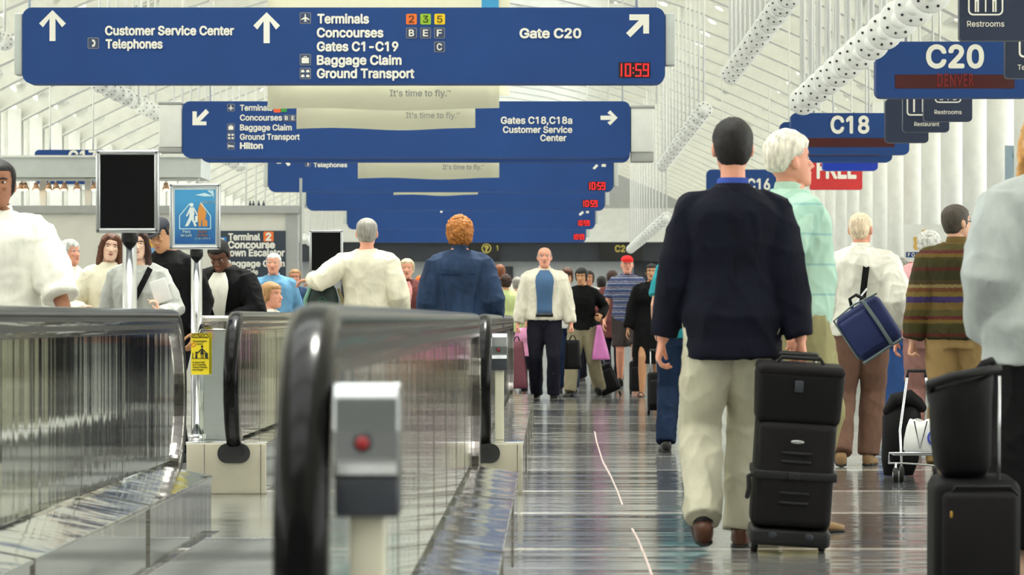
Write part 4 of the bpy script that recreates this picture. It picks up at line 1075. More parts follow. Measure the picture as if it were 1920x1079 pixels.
def hand_geo(mb, W, d, n, w, curl=25, k=1.0, thumb=25):
    """palm, four bent fingers of different length and a thumb leaving the palm's side"""
    d = d.normalized(); n = (n - d*n.dot(d)).normalized(); w = (w - d*w.dot(d) - n*w.dot(n)).normalized()
    rings = []
    for t, hw, hn in ((-.02, .024, .019), (.005, .027, .018), (.03, .036, .016), (.06, .041, .0145), (.085, .040, .013), (.096, .036, .010)):
        c = W + d*t; rings.append([c + w*(hw*math.cos(a)) + n*(hn*math.sin(a)) for a in [2*math.pi*j/16 for j in range(16)]])
    mb.loft(rings)
    for off, L, c0 in ((.031, .070, 0.9), (.0105, .079, 1.0), (-.0105, .074, 1.05), (-.031, .058, 1.12)):
        p = W + d*(.088 - abs(off)*.12) + w*off; pts = [p - d*.012]; dirv = (d + w*off*1.2).normalized(); ang = 0
        pts.append(p + dirv*.004)
        for seg, f in zip((.45, .30, .25), (0.8, 1.1, 0.8)):
            ax = w.cross(n); R = Matrix.Rotation(math.radians(curl*f*c0), 3, dirv.cross(n).normalized())
            dirv = (R @ dirv).normalized(); p = p + dirv*L*seg; pts.append(p)
        mb.tube(pts, [.0088, .0088, .0084, .0078, .0066], 10)
    p = W + d*.022 + w*.024 + n*.004; dirv = (d*.62 + w*.72 + n*.25).normalized(); pts = [p]
    for L, f in ((.036, 0), (.030, thumb), (.024, thumb)):
        if f: dirv = (Matrix.Rotation(math.radians(f), 3, -w.cross(d)*0 + dirv.cross((d + n*.6).normalized()).normalized()) @ dirv).normalized()
        p = p + dirv*L; pts.append(p)
    mb.tube(pts, [.0135, .0115, .010, .0078], 10)

BODY_M = [(.86, .150, .105, .0), (.95, .168, .112, -.005), (1.05, .152, .104, 0), (1.15, .150, .104, .005), (1.25, .163, .112, .005), (1.34, .175, .112, 0), (1.40, .168, .100, -.008), (1.44, .125, .080, -.012), (1.475, .075, .062, -.012), (1.50, .058, .056, -.008)]
BODY_F = [(.86, .155, .110, .0), (.95, .172, .118, -.01), (1.05, .140, .098, 0), (1.15, .128, .092, .005), (1.25, .142, .112, .015), (1.34, .152, .106, 0), (1.40, .145, .090, -.010), (1.44, .108, .072, -.012), (1.475, .066, .056, -.012), (1.50, .052, .050, -.008)]
def body_at(B, z):
    if z <= B[0][0]: return B[0][1:]
    for a, b in zip(B, B[1:]):
        if a[0] <= z <= b[0]:
            t = (z-a[0])/(b[0]-a[0]); return tuple(a[i] + (b[i]-a[i])*t for i in range(1, 4))
    return B[-1][1:]

def wrinkle(me, amp, freq, seed, zscale=0.5):
    if amp <= 0: return
    off = V((seed*3.1, seed*1.7, seed*5.3))
    nrm = [v.normal.copy() for v in me.vertices]
    for v, n in zip(me.vertices, nrm):
        p = v.co; q = V((p.x*freq, p.y*freq, p.z*freq*zscale)) + off
        r1 = 1 - abs(noise.noise(V((p.x*freq*1.5, p.y*freq*1.5, p.z*freq*zscale*1.3)) + off*2)); r2 = 1 - abs(noise.noise(V((p.x*freq*.9 + p.z*freq*.5, p.y*freq, p.z*freq*1.1)) - off))
        v.co = p + n * amp * (.8*noise.noise(q) + 1.1*(r1**4 - .35) + .7*(r2**5 - .3))

PERSON_N = [0]
def person(label, px, s, H, face, group=None, sex='m', build=1.0, skin_m=None, lean=0, twist=0, side_lean=0, head_yaw=0, head_pitch=0, head_tilt=0,
           legs=((-.10, .0, 0), (.10, .0, 0)), hand_l=None, hand_r=None, elbow_l=None, elbow_r=None, curl_l=30, curl_r=30, handdir_l=None, handdir_r=None,
           top=None, bottom=None, shoes=None, hair=None, extras=None, z0=0.0, voxel=None, face_detail=True, at=None, mouth=True, name='person', neck=0.0):
    """face: heading in degrees, 0 = walking away from the camera, 180 = towards it, 90 = to the photo's left"""
    PERSON_N[0] += 1; seed = PERSON_N[0]
    k = H / (1.718 + neck)
    loc = V(((px - HX)/s, F/s, z0)) if at is None else V(at)
    root = thing(name, tuple(loc), label, 'person', group)
    root.rotation_euler = (0, 0, math.radians(face)); root['_org'] = (0, 0, 0)
    B = BODY_M if sex == 'm' else BODY_F
    near = s > 235
    vox = (voxel or (0.0055 if near else 0.0075)) / k
    sh = .166 if sex == 'm' else .144
    hips_z = .91
    # keep legs reachable when striding
    far_ = max(math.hypot(l[1], l[0] - (-.09 if i == 0 else .09)) for i, l in enumerate(legs))
    hips_z = min(.92, .085 + math.sqrt(max(.3, .862**2 - far_**2)))
    drop = hips_z - .91
    T = Matrix.Translation((0, 0, drop)) @ Matrix.Translation((0, 0, .93)) @ Matrix.Rotation(math.radians(-lean), 4, 'X') @ Matrix.Rotation(math.radians(side_lean), 4, 'Y') @ Matrix.Translation((0, 0, -.93))
    Tw = lambda z: Matrix.Rotation(math.radians(twist) * sstep(.95, 1.3, z), 4, 'Z')
    def X(p):       # upper-body point from upright pose into the leaned pose, bending gradually above the hips
        p = V(p); f = sstep(.80, 1.15, p.z)
        if f <= 0: return p + V((0, 0, drop))
        q = T @ (Tw(p.z) @ p); return q if f >= 1 else (p + V((0, 0, drop)))*(1-f) + q*f
    HM = T @ Tw(1.5) @ Matrix.Translation((0, .0, 1.468 + neck)) @ Matrix.Rotation(math.radians(head_yaw), 4, 'Z') @ Matrix.Rotation(math.radians(-head_pitch), 4, 'X') @ Matrix.Rotation(math.radians(head_tilt), 4, 'Y') @ Matrix.Translation((0, .0, .025))
    hs = .94 if sex == 'f' else 1.0
    if H < 1.3: hs *= 1.28
    HX_ = lambda p: HM @ (V(p) * hs)
    # skeleton
    arms = {}
    for sd, hand, el in ((-1, hand_l, elbow_l), (1, hand_r, elbow_r)):
        S = X((sd*sh*build**.5, -.005, 1.392))
        Wr = V(hand) if hand is not None else V((sd*(sh*build + .082), .03, .90 + drop))
        pole = V(el) if el is not None else V((sd*.22, -1, -.1))
        E, Wr = ik(S, Wr, .295, .255, pole)
        arms[sd] = (S, E, Wr)
    legp = {}
    for i, sd in enumerate((-1, 1)):
        fx, fy, fz = legs[i][:3]
        A = V((fx, fy, .085 + fz)); Hp = V((sd*.09, -.005, hips_z))
        K, A = ik(Hp, A, .435, .43, V((sd*.08, 1, 0)))
        legp[sd] = (Hp, K, A)
    SK = skin_m or skin('fair', (214, 160, 132))
    # ---- body: one surface grown together from torso, limbs, head, hands
    mb = MB()
    mb.loft([[X(q) for q in sup_ring(0, cy, z, hw*.9*build, hd*.9*build)] for z, hw, hd, cy in B])
    mb.tube([X((0, -.025, 1.42)), X((0, -.018, 1.49 + neck*.5)), HX_((0, -.015, .04))], [.062, .052 if sex == 'm' else .046, .050 if sex == 'm' else .043], 16)
    mb.loft([[HX_(q) for q in head_ring(z)] for z, *_ in HEADSEC])
    mb.tube([HX_((0, .078, .122)), HX_((0, .098, .100)), HX_((0, .108, .086)), HX_((0, .094, .080))], [.009*hs, .0115*hs, .0145*hs, .012*hs], 10)
    mb.ell(HX_((.013, .093, .083)), (.009, .011, .008)); mb.ell(HX_((-.013, .093, .083)), (.009, .011, .008))
    mb.ell(HX_((0, .082, .012)), (.018, .014, .012))
    for sd in (-1, 1):
        mb.ell(HX_((sd*.030, .074, .098)), (.022, .016, .014)); 
        mb.ell(HX_((sd*.077, -.012, .106)), (.011, .019, .033), M=(HM.to_3x3() @ Matrix.Rotation(math.radians(12), 3, 'X')))
        S, E, Wr = arms[sd]
        mb.tube([S, S*.5+E*.5, E, E*.55+Wr*.45, Wr], [.052, .046, .039, .037, .026], 14)
        d = Wr - E
        hd_ = (handdir_l if sd < 0 else handdir_r)
        if hd_ is not None: d = V(hd_[0])
        n = V((-sd, 0, 0)) if hd_ is None else V(hd_[1])
        w = V((0, 1, .1)) if hd_ is None else V(hd_[2])
        hand_geo(mb, Wr, d, n, w, curl_l if sd < 0 else curl_r)
        Hp, K, A = legp[sd]
        mb.tube([Hp, Hp*.5+K*.5, K, K*.6+A*.4, A], [.088, .074, .055, .054, .036], 14)
    for i, sd in enumerate((-1, 1)):
        A = legp[sd][2]; pit = legs[i][3] if len(legs[i]) > 3 else 0
        R = Matrix.Translation(A) @ Matrix.Rotation(math.radians(-pit), 4, 'X')
        mb.tube([R @ V((0, -.03, -.045)), R @ V((0, .06, -.055)), R @ V((0, .15, -.064))], [.030, .022, .014], 12)
    me = remesh(mb, vox, 2); me.materials.append(SK)
    ob = bpy.data.objects.new('body', me); COL.objects.link(ob); ob.parent = root; ob.scale = (k,)*3; ob['_org'] = (0, 0, 0)
    def part(mesh_or_mb, nm, m, parent=ob):
        me2 = mesh_or_mb.mesh(nm, m) if isinstance(mesh_or_mb, MB) else mesh_or_mb
        if not isinstance(mesh_or_mb, MB):
            me2.name = nm
            for q in (m if isinstance(m, list) else [m]): me2.materials.append(q)
        o = bpy.data.objects.new(nm, me2); COL.objects.link(o)
        o.parent = parent if parent is not ob else root
        if parent is ob: o.scale = (k,)*3
        o['_org'] = (0, 0, 0); return o
    ctx = dict(part=part, X=X, HX=HX_, arms=arms, legp=legp, k=k, root=root, B=B, build=build, HM=HM, hs=hs, seed=seed, loc=loc, sh=sh)
    cv = 0.0095 if near else 0.012
    # ---- face features
    if face_detail:
        fwd = HM.to_3x3()
        for sd in (-1, 1):
            e = part(MB().ell(HX_((sd*.031, .0705, .1215)), (.0135*hs, .0085*hs, .0062*hs), M=fwd), 'eye', M_eyew)
            part(MB().ell(HX_((sd*.031, .0765, .1215)), (.0058*hs, .0040*hs, .0058*hs), M=fwd), 'iris', M_iris, e)
        bm_ = hair['mat'] if hair and hair.get('brow') is None else mat('brow_dark', (50, 40, 34), rough=0.8, var=0.1)
        for sd in (-1, 1):
            part(MB().tube([HX_((sd*.014, .0835, .1375)), HX_((sd*.030, .0825, .1415)), HX_((sd*.050, .069, .1375))], [.0035*hs, .0042*hs, .0025*hs], 8), 'eyebrow', bm_)
        if mouth:
            lp = MB(); lp.tube([HX_((-.024, .087, .055)), HX_((-.008, .0965, .0575)), HX_((0, .0965, .0565)), HX_((.008, .0965, .0575)), HX_((.024, .087, .055))], [.002, .0045, .0042, .0045, .002], 8)
            lp.tube([HX_((-.020, .088, .0525)), HX_((0, .0965, .0495)), HX_((.020, .088, .0525))], [.002, .0052, .002], 8)
            part(lp, 'lips', mat('lips', (176, 104, 92), rough=0.45, var=0.05))
    # ---- top garment
    if top:
        e = top.get('ease', .022); hem = top.get('hem', .84); flare = top.get('flare', .0); slv = top.get('sleeve', 'long'); er = top.get('arm', 1.0)
        nz = top.get('neck', 1.482)
        mb = MB(); rings = []
        zs = [hem] + [z for z in [.86, .90, .95, 1.0, 1.05, 1.10, 1.15, 1.20, 1.25, 1.30, 1.34, 1.38, 1.41, 1.435, 1.455, 1.475, 1.49] if hem + .02 < z < nz] + [nz]
        for z in zs:
            hw, hd, cy = body_at(B, z); fl = flare * (1 - sstep(hem, 1.25, z)); ez = e * (1 - .55*sstep(1.36, 1.47, z))
            bag = top.get('belly', 0) * math.exp(-((z-1.08)/.12)**2)
            if top.get('straight'): hw = max(hw, .152 * (1 - sstep(1.33, 1.44, z)))
            rings.append([X(q) for q in sup_ring(0, cy + bag*.5, z, hw*build + ez + fl, hd*build + ez + fl*.6 + bag, e=.86)])
        mb.loft(rings)
        # shoulders
        for sd in (-1, 1):
            S, E, Wr = arms[sd]
            mb.tube([X((sd*.05, -.012, 1.432)), X((sd*.115, -.01, 1.408)), S + V((0, 0, -.008))], [.042+e*.4, .047+e*.5, .050+e*.75], 14)
            if slv == 'none': continue
            if slv == 'long': end = 0.97
            elif slv == 'rolled': end = 0.35
            else: end = None
            r0, r1, r2, r3 = (.051+e*.75)*er, (.050+e)*er, (.045+e)*er, (.034+e*.75)*er
            if end is None:
                mb.tube([S, S*.5+E*.5, S*.22+E*.78], [r0, r1*1.02, r1*1.06], 16, 'flat')
            else:
                q = E*(1-end)+Wr*end
                mb.tube([S, S*.5+E*.5, E, E*.5+q*.5, q], [r0, r1, r2, (r2+r3)/2, r3 if slv == 'long' else r2*.98], 16, 'flat')
        me2 = remesh(mb, cv, 4); wrinkle(me2, top.get('wr', .006), top.get('wf', 9), seed)
        part(me2, top.get('name', 'shirt'), top['mat'])
        if top.get('collar'):
            mb = MB(); rings = []
            for z, r, dy in ((1.462, .082, -.012), (1.485, .070, -.012), (1.515, .062, -.014), (1.517, .057, -.014), (1.49, .060, -.012), (1.47, .070, -.012)):
                rings.append([X(V((r*(1.0 if sex == 'm' else .88)*math.cos(a), dy + r*.95*math.sin(a), z - .018*max(0, math.sin(a))))) for a in [2*math.pi*j/28 for j in range(28)]])
            mb.loft(rings); part(mb, 'collar', top['collar'])
    # ---- lower garment
    if bottom:
        e = bottom.get('ease', .016); kind = bottom.get('kind', 'trousers'); mb = MB()
        bw = build if build < 1 else 1 + (build-1)*.8
        zs = [.80, .84, .88, .92, .96, 1.0, 1.04] if kind != 'skirt' else [1.06, 1.02, .98, .94, .90, .86]
        if kind == 'skirt':
            zb = bottom.get('hem', .5); zs += [.86 - (.86-zb)*t for t in (.25, .5, .75, 1.0)]
            fl = bottom.get('flare', .04); rings = []
            for z in zs:
                hw, hd, cy = body_at(B, max(.86, z)); t = sstep(.86, zb, z) if z < .86 else 0
                cxm = (legp[-1][2].x + legp[1][2].x)/2*t; cym = (legp[-1][2].y + legp[1][2].y)/2*t*.6
                rings.append([V((q.x+cxm, q.y+cym, q.z+drop)) for q in sup_ring(0, cy, z, hw*bw+(min(e, .012) if z > .87 else e)+fl*t, hd*bw+(min(e, .012) if z > .87 else e)+fl*t+.02*t, e=.9)])
            mb.loft(rings)
        else:
            rings = []
            for z in zs:
                hw, hd, cy = body_at(B, z); g = .86 if z < .82 else (.95 if z < .86 else 1)
                rings.append([V((q.x, q.y, q.z+drop)) for q in sup_ring(0, cy, z, (hw*bw+e)*g, (hd*bw+e)*g, e=.86)])
            mb.loft(rings)
            w = bottom.get('width', 1.0)
            for sd in (-1, 1):
                Hp, K, A = legp[sd]; Hp = Hp + V((0, 0, .02))
                if kind == 'shorts':
                    q = K + (Hp-K)*.12; mb.tube([Hp, Hp*.5+q*.5, q], [.098*bw*w, .095*bw*w, .092*bw*w], 18, 'flat')
                else:
                    q = A + (K-A).normalized()*bottom.get('cuff', -.012) + V((0, -.012, 0))
                    mb.tube([Hp, Hp*.5+K*.5, K, K*.5+q*.5, q], [.100*bw*w, .092*bw*w, .078*w, .074*w, .070*w], 20, 'flat')
        me2 = remesh(mb, cv, 4); wrinkle(me2, bottom.get('wr', .006), bottom.get('wf', 8), seed+40)
        part(me2, bottom.get('name', 'trousers'), bottom['mat'])
    # ---- shoes
    if shoes:
        for i, sd in enumerate((-1, 1)):
            A = legp[sd][2]; pit = legs[i][3] if len(legs[i]) > 3 else 0; yaw = -sd*7
            R = Matrix.Translation(A) @ Matrix.Rotation(math.radians(yaw), 4, 'Z') @ Matrix.Rotation(math.radians(-pit), 4, 'X')
            mb = MB(); rings = []
            if shoes.get('sandal'):
                mb.loft([[R @ V((wd*math.cos(a), y, -.073 + .011*math.sin(a))) for a in [2*math.pi*j/16 for j in range(16)]] for y, wd in ((-.075, .02), (-.06, .034), (.0, .034), (.08, .044), (.14, .042), (.185, .022))])
                mb.tube([R @ V((-.042, .09, -.068)), R @ V((-.02, .10, -.03)), R @ V((.02, .10, -.03)), R @ V((.042, .09, -.068))], .009, 8)
            else:
                for y, wd, top_, bot in ((-.082, .020, -.02, -.074), (-.070, .034, .005, -.083), (-.03, .040, .012, -.084), (.02, .041, .0, -.080), (.07, .045, -.022, -.080), (.12, .047, -.036, -.083), (.165, .040, -.046, -.083), (.195, .022, -.055, -.078)):
                    cz, hz = (top_+bot)/2, (top_-bot)/2
                    rings.append([R @ V((wd*math.copysign(abs(math.cos(a))**.75, math.cos(a)), y, cz + hz*math.copysign(abs(math.sin(a))**.75, math.sin(a)))) for a in [2*math.pi*j/20 for j in range(20)]])
                mb.loft(rings)
            sh_ = part(mb, 'shoe', shoes['mat'])
            if not shoes.get('sandal') and not (bottom and bottom.get('kind') in ('skirt', 'shorts')):
                K_ = legp[sd][1]; u_ = (K_ - A).normalized()
                part(MB().tube([R @ V((0, -.022, -.05)), R @ V((0, -.012, -.012)), A + u_*.05, A + u_*.13], [.036, .042, .044, .047], 14), 'sock', M_sock)
            if not shoes.get('sandal'):
                sl = MB(); sl.loft([[R @ V((wd*math.cos(a), y, -.080 + .006*math.sin(a))) for a in [2*math.pi*j/20 for j in range(20)]] for y, wd in ((-.086, .022), (-.07, .037), (.0, .042), (.08, .049), (.14, .046), (.198, .022))])
                hb = R @ V((0, -.05, -.075)); sl.rbox((-.034, -.078, -.0845), (.034, -.02, -.066), .006, 2, M=R)
                so = bpy.data.objects.new('sole', sl.mesh('sole', shoes.get('sole', M_blk))); COL.objects.link(so); so.parent = sh_
    # ---- hair
    if hair:
        style = hair['style']; th = hair.get('t', .012); nA = 44
        mb = MB()
        line = hair.get('line', .176); side_z = hair.get('side', .095); nape = hair.get('nape', .035)
        zs = [.16*i/21 for i in range(22)] + [.16 + .0632*math.sin(math.pi/2*i/11) for i in range(1, 12)]
        rings = []
        am = hair.get('noise', .002); fq = hair.get('freq', 40)
        for z in zs:
            r = head_ring(z, nA); hw, yf, yb = head_at(z); cy = (yf+yb)/2; ring = []
            for q in r:
                yy = q.y
                lim = line if yy > .045 else (side_z + (line-side_z)*sstep(.015, .045, yy) if yy > -.0 else nape + (side_z-nape)*sstep(-.06, .0, yy))
                m_ = sstep(lim - .010, lim + .012, z)
                if hair.get('bald'):          # bare crown: hair only as a horseshoe round the back and sides
                    m_ *= 1 - sstep(hair['bald'], hair['bald'] + .02, z)
                rad = V((q.x, yy - cy, 0)); L = rad.length or 1e-6
                up = sstep(.15, .223, z)
                t = th * (1 + hair.get('puff', 0) * up)
                nz_ = sstep(.13, .2232, z); dirv = V((rad.x/L*(1-nz_), rad.y/L*(1-nz_), nz_*1.25 + 1e-4)).normalized()
                o_ = t*m_ - .009*(1-m_)
                nv = am*m_*(noise.noise(V((q.x*fq+seed*7, yy*fq, z*fq*hair.get('nz', .5)))) + .6*noise.noise(V((q.x*fq*2.4, yy*fq*2.4+seed, z*fq*1.6))))
                ring.append(HX_(q + dirv*(o_ + nv)))
            rings.append(ring)
        mb.loft(rings)
        if style == 'long' or style == 'bob':
            ln = hair.get('len', .30); cr = MB()
            for (a0, wid, y0) in ((0, .082, -.045),):
                rg = []
                for i in range(9):
                    t = i/8; z = .17 - (.17 + ln - .0)*t
                    rg.append([HX_(V((wid*(1 - .15*t)*math.cos(a), y0 - .02 - .01*t + (.058 - .02*t)*math.sin(a), z))) for a in [2*math.pi*j/26 for j in range(26)]])
                cr.loft(rg)
            fl = hair.get('front', ln*.9)
            for sd in (-1, 1):
                cr.tube([HX_((sd*.035, .060, .200)), HX_((sd*.066, .052, .165)), HX_((sd*.080, .030, .10)), HX_((sd*.083, .018, .02)), HX_((sd*.088, .035, -fl*.55)), HX_((sd*.080, .055, -fl))], [.016, .022, .022, .024, .024, .008], 12)
            mb.v += cr.v; o0 = len(mb.v) - len(cr.v)
            mb.f += [[i + o0 for i in f] for f in cr.f]; mb.mi += cr.mi; mb.sm += cr.sm
            mh = remesh(mb, .0075, 3); wrinkle(mh, .005, 38, seed, .12); part(mh, 'hair', hair['mat'])
        elif style == 'curly':
            mh = remesh(mb, .0065, 1); wrinkle(mh, hair.get('curl', .012), hair.get('cf', 32), seed, .8); part(mh, 'hair', hair['mat'])
        else:
            part(mb, 'hair', hair['mat'])
    if extras: extras(ctx)
    return root

def patch(ctx, zs, half, ease, m, name, front=True, thick=.008, cx=0.0):
    """a strip of cloth lying over the torso's front (or back); half(z) = half angle in radians"""
    X, B, build = ctx['X'], ctx['B'], ctx['build']; outer = []; mb = MB(); n = 14; rings = []
    for z in zs:
        hw, hd, cy = body_at(B, z); h = half(z); c0 = cx(z) if callable(cx) else cx; ring = []; inn = []
        for j in range(n+1):
            a = (math.pi/2 if front else -math.pi/2) + c0 - h + 2*h*j/n; c, s_ = math.cos(a), math.sin(a)
            c = math.copysign(abs(c)**.86, c); s_ = math.copysign(abs(s_)**.86, s_)
            e_ = ease(z) if callable(ease) else ease
            ring.append(X((( hw*build+e_)*c, cy + (hd*build+e_)*s_, z))); inn.append(X(((hw*build+e_-thick)*c, cy + (hd*build+e_-thick)*s_, z)))
        rings.append(ring + inn[::-1])
    mb.loft(rings); return ctx['part'](mb, name, m)
# ================================================================ THE TRAVELLERS
SK_fair = skin('fair', (216, 166, 138)); SK_pink = skin('pink', (222, 156, 130)); SK_tan = skin('tan', (178, 122, 90)); SK_brown = skin('brown', (104, 68, 50)); SK_olive = skin('olive', (200, 148, 108)); SK_pale = skin('pale', (228, 188, 164))
H_black = hairmat('black', (30, 27, 26)); H_grey = hairmat('grey', (150, 146, 138)); H_white = hairmat('white', (222, 216, 200)); H_red = hairmat('reddish', (176, 112, 52)); H_brown = hairmat('brown', (92, 56, 38)); H_dbrown = hairmat('dark_brown', (58, 36, 28)); H_blond = hairmat('blond', (196, 146, 84)); H_sand = hairmat('sandy', (170, 128, 84)); H_silver = hairmat('silver', (206, 206, 200)); H_auburn = hairmat('auburn', (122, 70, 40))
L_black = mat('black_leather', (20, 19, 19), rough=0.3, var=0.1); L_brown = mat('brown_leather', (82, 46, 28), rough=0.35, var=0.15); L_tan = mat('tan_suede', (150, 120, 84), rough=0.8, var=0.1)
C_navy = cloth('navy_wool', (11, 14, 29)); C_khaki = cloth('pale_khaki_cotton', (196, 192, 170)); C_white = cloth('white_cotton', (230, 228, 216)); C_cream = cloth('cream_knit', (226, 220, 198)); C_denim = cloth('blue_denim', (40, 57, 84), vscale=(14, 14, 4), var=0.3); C_jeans = cloth('dark_jeans', (24, 40, 66), vscale=(10, 10, 3), var=0.3)
C_black = cloth('black_cloth', (11, 11, 13)); C_grey = cloth('grey_jersey', (176, 178, 172)); C_lgrey = cloth('pale_grey_fleece', (172, 178, 176)); C_mint = cloth('mint_shirt', (176, 208, 190)); C_brown = cloth('brown_trousers', (112, 84, 70)); C_tan = cloth('tan_trousers', (160, 132, 88)); C_olive = cloth('olive_khaki', (150, 144, 104)); C_maroon = cloth('maroon_cloth', (112, 34, 44)); C_dmaroon = cloth('dark_maroon_jacket', (104, 58, 56)); C_blue = cloth('light_blue_shirt', (104, 154, 190)); C_bshirt = cloth('slate_blue_shirt', (76, 106, 142)); C_lime = cloth('pale_green_top', (192, 204, 142)); C_pink = cloth('pink_jacket', (222, 150, 186)); C_dark = cloth('dark_slacks', (20, 20, 32)); C_stone = cloth('stone_jacket', (218, 212, 194)); C_dkh = cloth('dull_khaki', (136, 128, 104)); C_teal = cloth('teal_top', (40, 140, 150)); C_dblue = cloth('deep_blue_dress', (44, 76, 130)); C_blucol = cloth('royal_blue_collar', (54, 76, 156)); C_dgreen = cloth('dark_green_nylon', (22, 44, 40)); C_orange = cloth('orange_knit', (220, 100, 40)); C_redcap = cloth('red_cap_cotton', (220, 44, 44)); C_offw = cloth('ivory_jacket', (226, 220, 196)); C_pnk2 = cloth('rose_shirt', (224, 170, 172)); C_brskirt = cloth('dark_brown_skirt', (58, 46, 40)); C_greyscarf = cloth('soft_white_scarf', (206, 206, 200))
C_sweater = stripes_mat('patterned_knit', [(0, (51, 49, 29)), (.14, (79, 34, 30)), (.19, (60, 56, 30)), (.34, (99, 79, 37)), (.40, (82, 37, 34)), (.45, (75, 68, 36)), (.55, (101, 82, 43)), (.66, (55, 43, 86)), (.75, (108, 91, 44)), (.82, (96, 60, 37)), (.88, (125, 110, 72)), (.93, (68, 56, 34))], 'Z', 1/0.42, wobble=0.022, wscale=110)
C_plaid = stripes_mat('blue_striped_shirt', [(0, (66, 76, 110)), (.35, (150, 160, 178)), (.5, (70, 66, 84)), (.7, (134, 134, 152)), (.82, (54, 64, 100))], 'Z', 1/0.075, wobble=0.02)
C_mintp = stripes_mat('mint_plaid', [(0, (176, 210, 192)), (.92, (150, 190, 184))], 'Z', 1/0.13, wobble=0.004, plaid=(232, 240, 240))

def short(m, **k): return dict(style='short', mat=m, **k)

# -- man in the navy blazer (the largest figure)
def blazer(ctx):
    X, part = ctx['X'], ctx['part']
    mb = MB()      # jacket collar standing behind the blue shirt collar
    mb.loft([[X(V((r*math.cos(a), -.014 + r*.92*math.sin(a), z - .03*max(0, math.sin(a))))) for a in [2*math.pi*j/30 for j in range(30)]] for z, r in ((1.44, .105), (1.47, .088), (1.492, .074), (1.494, .068), (1.47, .074))])
    part(mb, 'jacket_collar', C_navy)
    seam_ = cloth('navy_seam', (6, 7, 13))
    patch(ctx, [.80, .90, 1.0, 1.1, 1.2, 1.3, 1.38], lambda z: .012, lambda z: .0335 - .012*sstep(1.34, 1.44, z), seam_, 'back_seam', front=False, thick=.012)
navyman = person('tall dark-haired man seen from behind in a navy blazer and pale khaki trousers', 1374, 446, 1.79, 2, neck=.035, build=1.04, skin_m=SK_pink,
    top=dict(mat=C_navy, name='blazer', hem=.775, ease=.032, flare=.008, collar=C_blucol, arm=1.0, wr=.007, wf=7, straight=True), bottom=dict(mat=C_khaki, width=1.12, wr=.008), shoes=dict(mat=L_brown),
    hair=short(H_black, t=.010, nape=.004, side=.09, noise=.004, line=.17, puff=.6), legs=((-.135, -.16, .055, -32), (.045, .12, 0)), hand_l=(-.292, .06, .835), hand_r=(.282, -.07, .82), curl_l=42, curl_r=78, lean=1, extras=blazer, mouth=False)

# -- elderly man in the mint shirt just beyond him
def cap_of(m, brim=False, yaw=0, visor=.07):
    def f(ctx):
        HXf, part = ctx['HX'], ctx['part']; mb = MB(); rings = []
        for i in range(10):
            z = .150 + .073*i/9; r = head_ring(min(z, .2225), 32); rings.append([HXf(V((q.x*1.12, (q.y+.008)*1.12-.008, q.z+.014))) for q in r])
        mb.loft(rings)
        if brim:
            a = [2*math.pi*j/24 for j in range(24)]
            mb.loft([[HXf(V((.072*math.cos(t), .075 + (visor if math.sin(t) > 0 else .02)*math.sin(t), .158 + dz - .12*max(0, math.sin(t))*visor*2))) for t in a] for dz in (0, .006)])
        part(mb, 'cap', m)
    return f
mintman = person('elderly white-haired man in a mint shirt walking right behind the navy blazer', 1484, 412, 1.79, -68, build=1.1, skin_m=SK_pink, voxel=.006,
    top=dict(mat=C_mintp, hem=.88, ease=.028, sleeve='short', collar=C_mint, belly=.03, wr=.006), bottom=dict(mat=C_olive, width=1.15), shoes=dict(mat=L_tan),
    hair=short(H_white, t=.020, noise=.005, puff=.7, line=.17, side=.135, nape=.07, brow=1), head_pitch=-4, legs=((-.09, -.10, 0), (.09, .0, 0)), hand_l=(-.27, .02, .93), hand_r=(.24, -.12, .92))

# -- man in the cream sweater and woman in denim on the walkway
person('grey-haired man seen from behind in a cream sweater, left arm out over a green bag', 688, 245, 1.71, 0, build=1.0, legs=((-.07, 0, 0), (.11, 0, 0)), skin_m=SK_pink, z0=0.012,
    top=dict(mat=C_cream, name='sweater', hem=.86, ease=.028, arm=1.12, wr=.006, straight=True), bottom=dict(mat=C_khaki), shoes=dict(mat=L_black), hair=short(H_grey, t=.008, nape=.02, side=.07, noise=.002, line=.17),
    hand_l=(-.42, .10, 1.26), elbow_l=(-.7, -.6, -.6), handdir_l=((-1, .2, -.1), (0, 0, -1), (0, 1, 0)), curl_l=25, hand_r=(.27, .12, .95), mouth=False)
def yoke(ctx):
    sm = cloth('denim_seam', (26, 44, 78))
    patch(ctx, [1.30, 1.303, 1.307, 1.31], lambda z: 1.05, .0335, sm, 'yoke_seam', front=False, thick=.012)
    for sd in (-1, 1): patch(ctx, [.88, 1.0, 1.1, 1.2, 1.30], lambda z: .018, .033, sm, 'back_seam', front=False, thick=.012, cx=lambda z: sd*(.38 + .25*sstep(.9, 1.3, z)))
person('woman with reddish curly hair seen from behind in a blue denim jacket', 862, 272, 1.645, 3, sex='f', build=1.2, skin_m=SK_pink, z0=0.012,
    top=dict(mat=C_denim, name='denim_jacket', hem=.86, ease=.03, arm=1.18, collar=C_denim, wr=.006, straight=True), bottom=dict(mat=C_dark), shoes=dict(mat=L_black),
    hair=dict(style='curly', mat=H_red, t=.026, noise=.007, freq=45, nape=-.03, side=.03, line=.165, curl=.009, cf=36, puff=.3), hand_l=(-.235, .12, .92), hand_r=(.25, .08, .93), extras=yoke, mouth=False)

